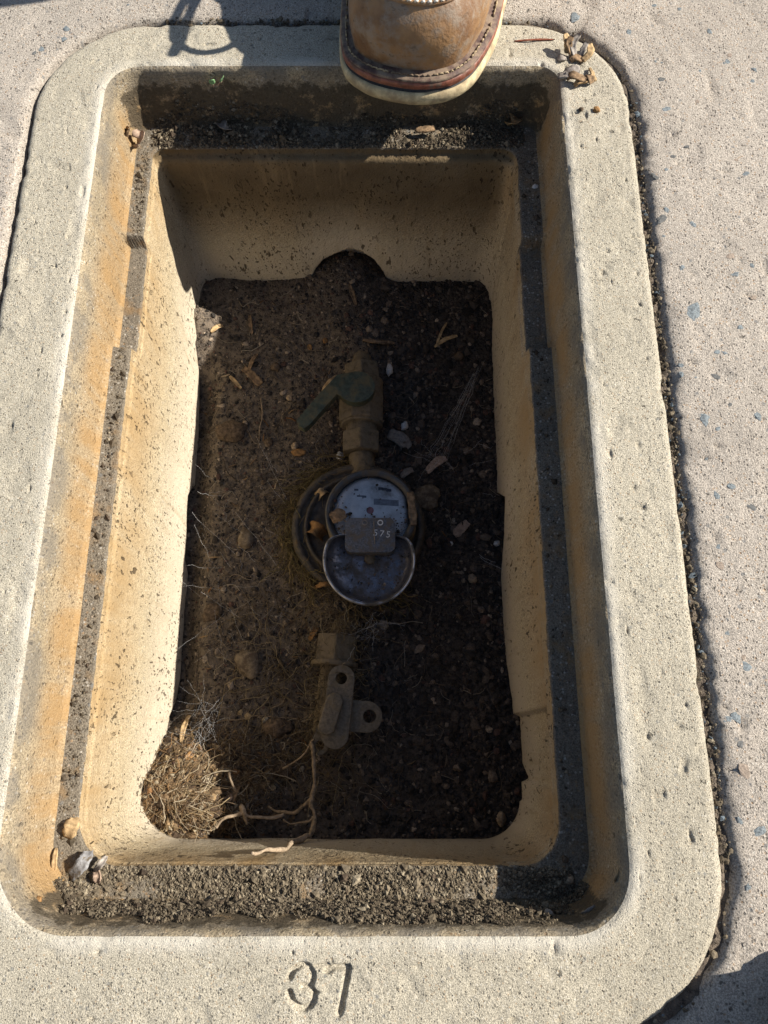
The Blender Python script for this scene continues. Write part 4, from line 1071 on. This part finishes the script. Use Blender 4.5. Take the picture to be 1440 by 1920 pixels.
# roots
def root(name, pxs, r0, r1, mat, label, zs=None, cat='root', sides=7):
    pts = []
    for i, (x, y) in enumerate(pxs):
        if zs is None: q = hit(x, y, .003)
        else: q = P(x, y, zs[i])
        pts.append(q)
    px_seed = pxs[0][0]; pts = catmull(pts, 6); n = len(pts); pts = [q + .0005 * np.array([math.sin(i * .53 + px_seed), math.cos(i * .71 + px_seed), math.sin(i * .37)]) for i, q in enumerate(pts)]
    rr = [(r0 + (r1 - r0) * i / (n - 1)) * (1 + .12 * math.sin(i * .9 + px_seed * 3) + .16 * math.sin(i * .41 + px_seed) + .05 * math.sin(i * 4.3)) for i in range(n)]
    o = MB().add(*tube(pts, rr, sides)).build(name, M[mat], None, True, origin=pts[0]); return tag(o, label, cat)
root('root', [(584, 1390), (588, 1420), (590, 1455), (586, 1490), (584, 1510), (590, 1535), (587, 1553), (578, 1568)], .0016, .0019, 'root', 'long brown root hanging from the lock valve to the near wall', [-.215, -.213, -.212, -.211, -.209, -.206, -.200, -.188])
root('root', [(586, 1495), (570, 1512), (548, 1524), (525, 1522), (502, 1513)], .0019, .0010, 'root', 'brown side root curving away from the long hanging root', [-.210, -.213, -.216, -.222, -.232])
root('root', [(590, 1532), (575, 1540), (550, 1545), (530, 1538)], .0008, .0006, 'root', 'thinnest side root of the long hanging root', [-.206, -.208, -.212, -.214])
root('root', [(577, 1567), (563, 1573), (545, 1583), (530, 1594), (512, 1592), (490, 1597), (474, 1601)], .0022, .0010, 'root_pale', 'pale broken root lying over the box wall in sunlight', [-.188, -.176, -.150, -.120, -.095, -.078, -.062])
root('root', [(405, 1550), (425, 1533), (450, 1526), (470, 1530), (500, 1534), (532, 1528)], .0014, .0012, 'root_pale', 'pale sunlit root running from the litter mound along the near wall', [-.198, -.194, -.193, -.196, -.200, -.206])
root('root', [(452, 1512), (458, 1526), (464, 1545)], .0022, .0012, 'root_pale', 'short pale root stub on the litter mound edge', [-.196, -.194, -.200])
root('root', [(430, 1448), (436, 1470), (442, 1482)], .0012, .0008, 'root_pale', 'curled pale root loop over the mound edge', [-.200, -.196, -.199])
root('root', [(489, 745), (491, 780), (487, 810), (484, 840)], .0006, .0004, 'root', 'thin curved rootlet standing between wood chip and valve', cat='rootlet')
root('root', [(412, 1352), (440, 1350), (480, 1343), (530, 1345), (560, 1350)], .0005, .0004, 'root', 'long horizontal rootlet crossing towards the lock valve', cat='rootlet')
root('root', [(508, 1330), (528, 1318), (540, 1300), (545, 1290)], .0008, .0004, 'root', 'short forked brown rootlet beside the long horizontal rootlet', cat='rootlet')
root('root', [(530, 1440), (560, 1425), (578, 1400), (590, 1385)], .0010, .0007, 'root', 'slanting rootlet beneath the small lock eye', [-.232, -.224, -.216, -.212], cat='rootlet')

# litter on the ledge, rim and corners
def zstrip(name, pxz, width, thick, mat, label, cat, **k):
    return strip(name, [P(x, y, z) for x, y, z in pxz], width, thick, mat, label, cat, **k)
zstrip('wood_chip', [(779, 245, -.0445), (797, 243, -.0435), (815, 242, -.0445)], .0052, .0018, 'bark', 'reddish wood chip on the sunlit patch of dirt under the boot', 'wood chip', curl=.08, taper=.3, seed=50)
zstrip('leaf', [(259, 275, -.049), (262, 262, -.041), (264, 245, -.038)], .010, .0007, 'leaf_pink', 'curled pinkish leaf on the ledge corner beyond the boot shadow', 'leaf', curl=.4, seed=51)
zstrip('leaf', [(245, 270, -.048), (240, 255, -.038), (243, 240, -.030)], .007, .0007, 'bark', 'dark narrow leaf leaning on the rebate behind the curled pinkish leaf', 'leaf', curl=.3, seed=52)
zstrip('plastic_scrap', [(132, 1642, -.050), (145, 1632, -.046), (160, 1612, -.044), (166, 1597, -.047)], .0075, .0010, 'foil', 'crumpled grey plastic scrap on the sunlit ledge corner', 'scrap', curl=.12, taper=.3, seed=53)
zstrip('leaf', [(178, 1632, -.049), (190, 1620, -.044), (200, 1606, -.047)], .0035, .0008, 'bark_grey', 'twisted grey leaf strip beside the plastic scrap', 'leaf', curl=.3, seed=54)
zstrip('leaf', [(182, 1655, -.049), (184, 1642, -.047), (180, 1632, -.049)], .005, .0008, 'leaf_pink', 'small pale leaf flake touching the twisted grey strip', 'leaf', curl=.3, seed=55)
zstrip('straw', [(101, 1640, -.050), (103, 1615, -.047), (106, 1590, -.049)], .0028, .0009, 'bark_pale', 'pale straw lying along the sunlit ledge corner', 'straw', curl=.2, seed=56)
zstrip('wood_chip', [(128, 1570, -.050), (135, 1550, -.047), (140, 1535, -.050)], .009, .0018, 'bark_pale', 'pale chip of wood standing on the sunlit long ledge', 'wood chip', curl=.1, seed=57)
zstrip('twig', [(1118, 1697, -.036), (1135, 1678, -.028), (1142, 1665, -.022)], .0030, .0018, 'bark_grey', 'short grey twig at the shaded corner of the rebate', 'twig', seed=58)
zstrip('leaf', [(1095, 1718, -.026), (1108, 1713, -.021), (1118, 1708, -.024)], .007, .0007, 'bark_grey', 'pale grey leaf flake at the foot of the short grey twig', 'leaf', seed=59)
zstrip('leaf', [(1158, 1652, -.016), (1163, 1642, -.012), (1166, 1634, -.014)], .006, .0006, 'bark_pale', 'small sunlit pale petal caught at the shaded rim corner', 'leaf', seed=60)
zstrip('leaf', [(1158, 1676, -.018), (1164, 1672, -.014), (1168, 1670, -.015)], .005, .0006, 'bark_pale', 'tiny pale seed husk beside the sunlit petal', 'leaf', seed=61)
zstrip('leaf', [(955, 235, -.047), (962, 228, -.040), (972, 224, -.045)], .010, .0008, 'leaf_dry', 'shaded brown leaf in the ledge corner under the bark litter', 'leaf', curl=.3, seed=62)
zstrip('leaf', [(412, 232, -.048), (420, 238, -.043), (430, 243, -.047)], .008, .0007, 'leaf_grey', 'grey leaf flake on the ledge in the boot shadow', 'leaf', curl=.3, seed=63)
def clump(label, pieces, base):
    root_ = empty('bark_litter', base); tag(root_, label, 'bark litter')
    for i, (pxz, wdt, mt, cr) in enumerate(pieces):
        ps = [P(*q) for q in pxz]; jr_ = np.random.default_rng(700 + i); ps = [q + jr_.normal(0, .0012, 3) * [1, 1, .3] for q in ps]
        strip('bark_flake', ps, wdt * jr_.uniform(.5, 1.0), .0012, mt, None, None, curl=cr * .3, parent=root_, taper=jr_.uniform(.1, .6), seed=70 + i)
    return root_
b0 = P(1085, 100, 0)
clump('upright cluster of dried orange and white bark flakes on the rim corner', [
    ([(1062, 100, .001), (1061, 84, .006), (1060, 66, .010)], .0065, 'bark_pale', .35), ([(1070, 104, .001), (1071, 84, .008), (1072, 68, .010)], .0070, 'bark', .3),
    ([(1080, 104, .001), (1081, 85, .007), (1083, 70, .010)], .0075, 'bark_grey', .35), ([(1088, 106, .001), (1092, 92, .005), (1097, 78, .007)], .0065, 'bark_grey', .3),
    ([(1092, 112, .001), (1100, 98, .004), (1106, 88, .004)], .0055, 'bark_pale', .3), ([(1066, 112, .0005), (1078, 108, .002), (1092, 114, .0006)], .0060, 'bark', .2), ([(1046, 112, .0006), (1054, 110, .002), (1060, 114, .001)], .005, 'bark_grey', .3)], b0)
b0 = P(1088, 148, 0)
clump('low flat cluster of grey-brown bark crumbs on the rim beside the upright one', [
    ([(1058, 138, .001), (1072, 132, .004), (1088, 136, .004)], .0085, 'bark_grey', .25), ([(1062, 148, .001), (1078, 144, .005), (1098, 150, .004)], .0090, 'bark', .25),
    ([(1080, 160, .001), (1092, 155, .004), (1106, 156, .002)], .0060, 'leaf_dry', .3), ([(1104, 128, .001), (1110, 138, .003), (1113, 150, .001)], .0040, 'bark_pale', .3),
    ([(1048, 142, .0006), (1058, 140, .003), (1066, 146, .002)], .0060, 'bark_grey', .3), ([(1098, 140, .001), (1106, 146, .004), (1108, 156, .001)], .0055, 'bark', .3)], b0)
# green sprout at the far rim
sb = P(405, 178, -.026)
spr = empty('seedling', sb); tag(spr, 'tiny green seedling sprouting from dirt in the boot shadow', 'seedling')
for (px, py, z) in ((399, 158, -.012), (415, 153, -.010)):
    e = P(px, py, z); MB().add(*tube(catmull([sb - [0, 0, .004], (sb + e) / 2 + [0, .001, .002], e], 4), [.0006] * 9, 5)).build('stem', M['leaf_pink'], spr)
    d = (e - sb); d /= np.linalg.norm(d)
    strip('leaf', [e - d * .0005, e + d * .003, e + d * .0058], .0046, .0004, 'sprout', None, None, curl=.12, parent=spr, taper=.85, seed=90 + int(px))
for e_ in ((390, 170, -.020), (425, 168, -.020)):
    MB().add(*tube([sb, (sb + P(*e_)) / 2 + [0, 0, .001], P(*e_)], .0004, 4)).build('rootlet', M['leaf_pink'], spr)

# rusty scratch on the far rim
s0, s1 = P(964, 78, .0), P(1040, 75, .0)
o = strip('rusty_wire', [s0 + [0, 0, .0005], (s0 + s1) / 2 + [0, .0003, .0007], s1 + [0, 0, .0005]], .0013, .0006, 'stain', 'thin rusty wire scrap on the rim beside the boot', 'wire', curl=0, seed=80)

# ------------------------------------------------------------------ spider silk
def web(label, strands, r=.00006):
    mbw = MB()
    for s in strands: mbw.add(*tube(s, r * random.uniform(.6, 1.5), 3, False))
    o = mbw.build('spider_web', M['web'], None, True, origin=strands[0][0]); tag(o, label, 'spider web', 'spider silk in the box', 'stuff')
    return o
def hang(a, b_, n=6, sag=.003):
    a, b_ = np.asarray(a, float), np.asarray(b_, float); return [a + (b_ - a) * t - np.array([0, 0, sag * math.sin(math.pi * t)]) + rng.normal(0, .0006, 3) for t in np.linspace(0, 1, n)]
st = []
hub = P(393, 1330, -.190)
for (x, y, z) in ((335, 1285, -.20), (352, 1275, -.205), (325, 1395, -.185), (345, 1420, -.192), (425, 1300, -.225), (420, 1388, -.222), (402, 1415, -.215), (365, 1395, -.2), (440, 1280, -.23), (310, 1330, -.17), (381, 1262, -.225), (432, 1445, -.22)):
    st.append(hang(hub + rng.normal(0, .004, 3), P(x, y, z), 9, .004))
for i in range(34):
    u = rng.uniform(); a = P(rng.normal(395 - 35 * u, 12), 1325 + 85 * u + rng.normal(0, 10), rng.uniform(-.212, -.19)); st.append(wander(a, rng.normal(0, 1, 3) * [1, 1, .4], rng.uniform(.010, .032), 8, .22, False))
web('dense white spider web stretched over the litter mound by the sunlit wall', st, .00004)
st = []
top, botm = P(905, 672, -.215), P(815, 862, -.232)
for i in range(11):
    d = rng.normal(0, .0028, 3); st.append(hang(top + d * .5 + (botm - top) * rng.uniform(0, .25), botm + d * [1.8, 1.8, .5], 14, .003 + abs(d[2])))
for i in range(14):
    a = botm + rng.normal(0, .006, 3) * [1, 1, .3]; st.append(hang(a, a + rng.normal(0, .012, 3) * [1, 1, .4], 5, .001))
web('long slanting strand of grey silk from the shaded wall to the curled leaf', st, .00006)
st = []
for (a, b_) in (((365, 870), (405, 905)), ((480, 820), (540, 940)), ((498, 850), (520, 885)), ((500, 900), (536, 945)), ((370, 925), (415, 928)), ((345, 1100), (430, 1105)), ((335, 1215), (420, 1150)), ((360, 960), (440, 1040)), ((400, 960), (455, 1000)), ((440, 960), (520, 1060)), ((350, 1060), (420, 1065)), ((480, 980), (530, 1010)), ((445, 1020), (480, 1055)), ((430, 1140), (455, 1200)), ((380, 1110), (450, 1160)), ((365, 985), (395, 1050)), ((408, 1215), (425, 1240)), ((470, 1180), (520, 1130))):
    qa, qb = P(*a, -.222 - random.random() * .01), P(*b_, -.226 - random.random() * .012); st.append(hang(qa, qb, 7, .002))
for i in range(30):
    a = hit(rng.uniform(355, 520), rng.uniform(860, 1220), .008); st.append(hang(a, a + rng.normal(0, .012, 3) * [1, 1, .3], 5, .001))
web('scattered silk threads between the sunlit wall and the meter body', st, .00005)
st = []
for (a, b_) in (((870, 850), (905, 825)), ((895, 832), (925, 840)), ((880, 870), (925, 862)), ((900, 1045), (945, 1070)), ((898, 1040), (930, 1055)), ((905, 925), (930, 930))):
    st.append(hang(P(*a, -.235), P(*b_, -.222), 6, .001))
web('few short silk threads at the foot of the shaded wall', st, .00008)
st = []
for i in range(40):
    a = P(rng.normal(690, 18), rng.normal(1180, 16), rng.uniform(-.222, -.205)); st.append(hang(a, a + rng.normal(0, .009, 3) * [1, 1, .4], 5, .001))
st.append(hang(P(655, 1195, -.212), P(690, 1170, -.212))); st.append(hang(P(663, 1215, -.205), P(652, 1240, -.202)))
web('greyish tuft of dusty web between open lid and lock valve', st, .00007)

# ------------------------------------------------------------------ work boot
def boot():
    edge = [P(x, y, .012)[:2] for x, y in ((638, 55), (639, 108), (652, 141), (692, 168), (750, 183), (800, 186), (848, 177), (885, 153), (912, 113), (932, 68), (948, 0))]
    back = [(.1005, .565), (.103, .60), (.097, .65), (.088, .70), (.083, .735), (.066, .762), (.040, .770), (.014, .758), (.001, .725), (-.004, .68), (-.012, .63), (-.024, .58), (-.0305, .545)]
    pl_ = np.array(catmull([np.array(q) for q in edge] + [np.array(q) for q in back], 9, True)); n = len(pl_)
    t = np.roll(pl_, -1, 0) - np.roll(pl_, 1, 0); nrm = np.stack([t[:, 1], -t[:, 0]], 1); nrm /= np.linalg.norm(nrm, axis=1, keepdims=True)
    if ((pl_ + nrm * .01 - pl_.mean(0)) ** 2).sum() < ((pl_ - pl_.mean(0)) ** 2).sum(): nrm = -nrm
    r = empty('work_boot', (.035, .60, .0005))
    def ring(prof, name, mat, parent=None, wob=0):
        rows_ = []
        for ins, z in prof:
            q = np.c_[pl_ - nrm * ins, np.full(n, z)]
            q[:, 2] += .003 * smooth(.50, .44, q[:, 1])
            if wob: q += np.c_[nrm, np.zeros(n)] * (wob * fbm(q, 60, 3, 3))[:, None]
            rows_.append(q)
        v = np.concatenate(rows_); f = grid_faces(len(prof), n, True)
        fl_ = [tuple(map(int, k)) for k in f] + [tuple(range(n)), tuple((len(prof) - 1) * n + k for k in range(n))]
        return mesh_obj(name, v, fl_, mat, parent or r, True)
    so = ring([(.006, .0005), (.0025, .0015), (.0005, .004), (-.0006, .0075), (-.0003, .011), (.0010, .0128), (.0030, .0132)], 'outsole', M['outsole'], wob=.0004)
    ring([(.0018, .0130), (.0018, .0160)], 'sole_line', M['blackstrip'], so)
    we = ring([(.0014, .0158), (.0008, .0170), (.0008, .0200), (.0018, .0212)], 'midsole', M['midsole'], wob=.0003)
    wt = ring([(.0018, .0210), (.0012, .0220), (.0022, .0232), (.0078, .0236), (.0100, .0248), (.0125, .025)], 'welt', M['welt'], wob=.0002)
    # stitches along the welt
    mbs = MB(); cl = np.cumsum(np.r_[0, np.linalg.norm(np.diff(pl_, axis=0), axis=1)]); L_ = cl[-1]; s = 0
    while s < L_:
        def at(u):
            j = min(np.searchsorted(cl, u % L_), n - 1); q = pl_[j] - nrm[j] * .0052; z = .0237 + .003 * float(smooth(.50, .44, q[1])); return np.array([q[0], q[1], z])
        a, b_ = at(s), at(s + .0034)
        if np.linalg.norm(b_ - a) < .006: mbs.add(*tube([a - [0, 0, .0004], a * .75 + b_ * .25 + [0, 0, .0007], a * .25 + b_ * .75 + [0, 0, .0007], b_ - [0, 0, .0004]], .00062, 5))
        s += .0046
    mbs.build('welt_stitching', M['thread'], wt)
    # leather upper: dome over the foot
    toe = np.array([.028, P(800, 186, .012)[1]])
    def htop(sd): return np.interp(sd, [0, .02, .05, .09, .13, .17, .22, .34], [.046, .049, .051, .055, .080, .108, .120, .120])
    base_ = pl_ - nrm * .0095
    m0, m1 = np.array([.029, toe[1] + .052]), np.array([.040, .725]); ax = m1 - m0; al = np.linalg.norm(ax); axn = ax / al
    tt = np.clip((base_ - m0) @ axn, 0, al); med = m0 + tt[:, None] * axn
    rows_ = []; NS = 26
    for k in range(NS):
        ph = (math.pi / 2) * k / (NS - 1); e = .52
        cxy = math.cos(ph) ** e if k < NS - 1 else 0.0; sz = math.sin(ph) ** e
        q = med + (base_ - med) * max(cxy, .002)
        bulge = .0022 * math.sin(math.pi * min(1, sz * 1.3))
        q = q + nrm * bulge * (cxy > .3)
        sd = (q - toe) @ axn; zz = .024 + (htop(np.clip(sd, 0, 1)) - .0) * sz + .003 * smooth(.50, .44, q[:, 1])
        rows_.append(np.c_[q, zz])
    v = np.concatenate(rows_)
    v[:, 2] += .0010 * fbm(v, 45, 3, 13) * smooth(.036, .05, v[:, 2])
    up = mesh_obj('upper', v, grid_faces(NS, n, True), M['leather'], r, True)
    # raised moccasin seam round the toe: at a fixed fraction of the dome
    kk = 14; ringp = v[kk * n:(kk + 1) * n]; sel = np.where(ringp[:, 1] < .60)[0]
    if sel.max() - sel.min() + 1 > len(sel):   # wraps
        br = np.where(np.diff(sel) > 1)[0][0]; sel = np.r_[sel[br + 1:], sel[:br + 1]]
    line = [ringp[i] + [0, 0, .0004] for i in sel]
    MB().add(*tube(line, .0016, 6)).build('toe_seam', M['leather'], up)
    mbs = MB(); k = 0
    while k + 2 < len(line):
        a, b_ = line[k], line[k + 2]; 
        o_ = np.array([0, -.0006, .0019]); mbs.add(*tube([a + o_ - [0, 0, .0006], a * .6 + b_ * .4 + o_, b_ * .8 + a * .2 + o_ - [0, 0, .0003]], .0008, 5)); k += 3
    mbs.build('toe_stitching', M['thread_white'], up)
    # shaft, laces, trouser leg (above the frame; they throw the shadow on the rim)
    sh = [(.0395, .690, .075, .047, .068), (.040, .690, .11, .046, .060), (.041, .688, .15, .046, .055), (.042, .684, .20, .048, .054)]
    def shell(secs, name, mat, parent, n_=28):
        V_ = []
        for (cx_, cy_, z_, rx, ry) in secs:
            for k_ in range(n_):
                a = 2 * math.pi * k_ / n_; V_.append((cx_ + rx * math.cos(a), cy_ + ry * math.sin(a), z_))
        f = [tuple(map(int, q)) for q in grid_faces(len(secs), n_, True)] + [tuple(range(n_ - 1, -1, -1)), tuple((len(secs) - 1) * n_ + k_ for k_ in range(n_))]
        return mesh_obj(name, V_, f, mat, parent, True)
    shell(sh, 'shaft', M['leather'], r)
    lc_ = [[(.040, .616, .128), (.030, .575, .142), (.028, .540, .144), (.040, .522, .138), (.054, .530, .128), (.054, .570, .124), (.044, .612, .124)],
           [(.044, .616, .130), (.058, .590, .156), (.062, .548, .164), (.050, .526, .160), (.036, .534, .148), (.032, .575, .136), (.040, .612, .128)],
           [(.040, .616, .126), (.034, .565, .120), (.034, .528, .112), (.036, .514, .106)], [(.046, .616, .128), (.060, .575, .134), (.064, .540, .128), (.066, .520, .118)]]
    for c_ in lc_: MB().add(*tube(catmull(c_, 6), .0026, 6)).build('lace', M['lace'], r)
    shell([(.044, .688, .165, .078, .083), (.045, .685, .19, .078, .086), (.047, .676, .26, .072, .082), (.050, .675, .36, .070, .080), (.055, .655, .48, .075, .084), (.060, .66, .56, .082, .092), (.064, .65, .68, .088, .100), (.068, .70, .86, .098, .115), (.07, .72, .98, .105, .12)], 'trouser_leg', M['denim'], r)
    return r
bt = boot()
tag(bt, 'scuffed brown leather work boot with cream sole, toe overhanging the box rim', 'boot')
# unseen boot copy added beyond the frame; its toe throws the rounded pavement shadow
def copy_tree(o, parent=None):
    c_ = o.copy(); COL.objects.link(c_); c_.parent = parent
    for ch in o.children: copy_tree(ch, c_)
    return c_
b2 = copy_tree(bt)
b2.rotation_euler = (0, 0, math.pi)
toe2 = P(1440, 1800)
b2.location = (.238, -.096 - (.60 - P(800, 186, .012)[1]), .0005)
tag(b2, 'unseen copy of the brown work boot, added beside the stamped rim to cast the rounded shadow', 'boot')
for o in bpy.data.objects:
    if '_w' in o: del o['_w']
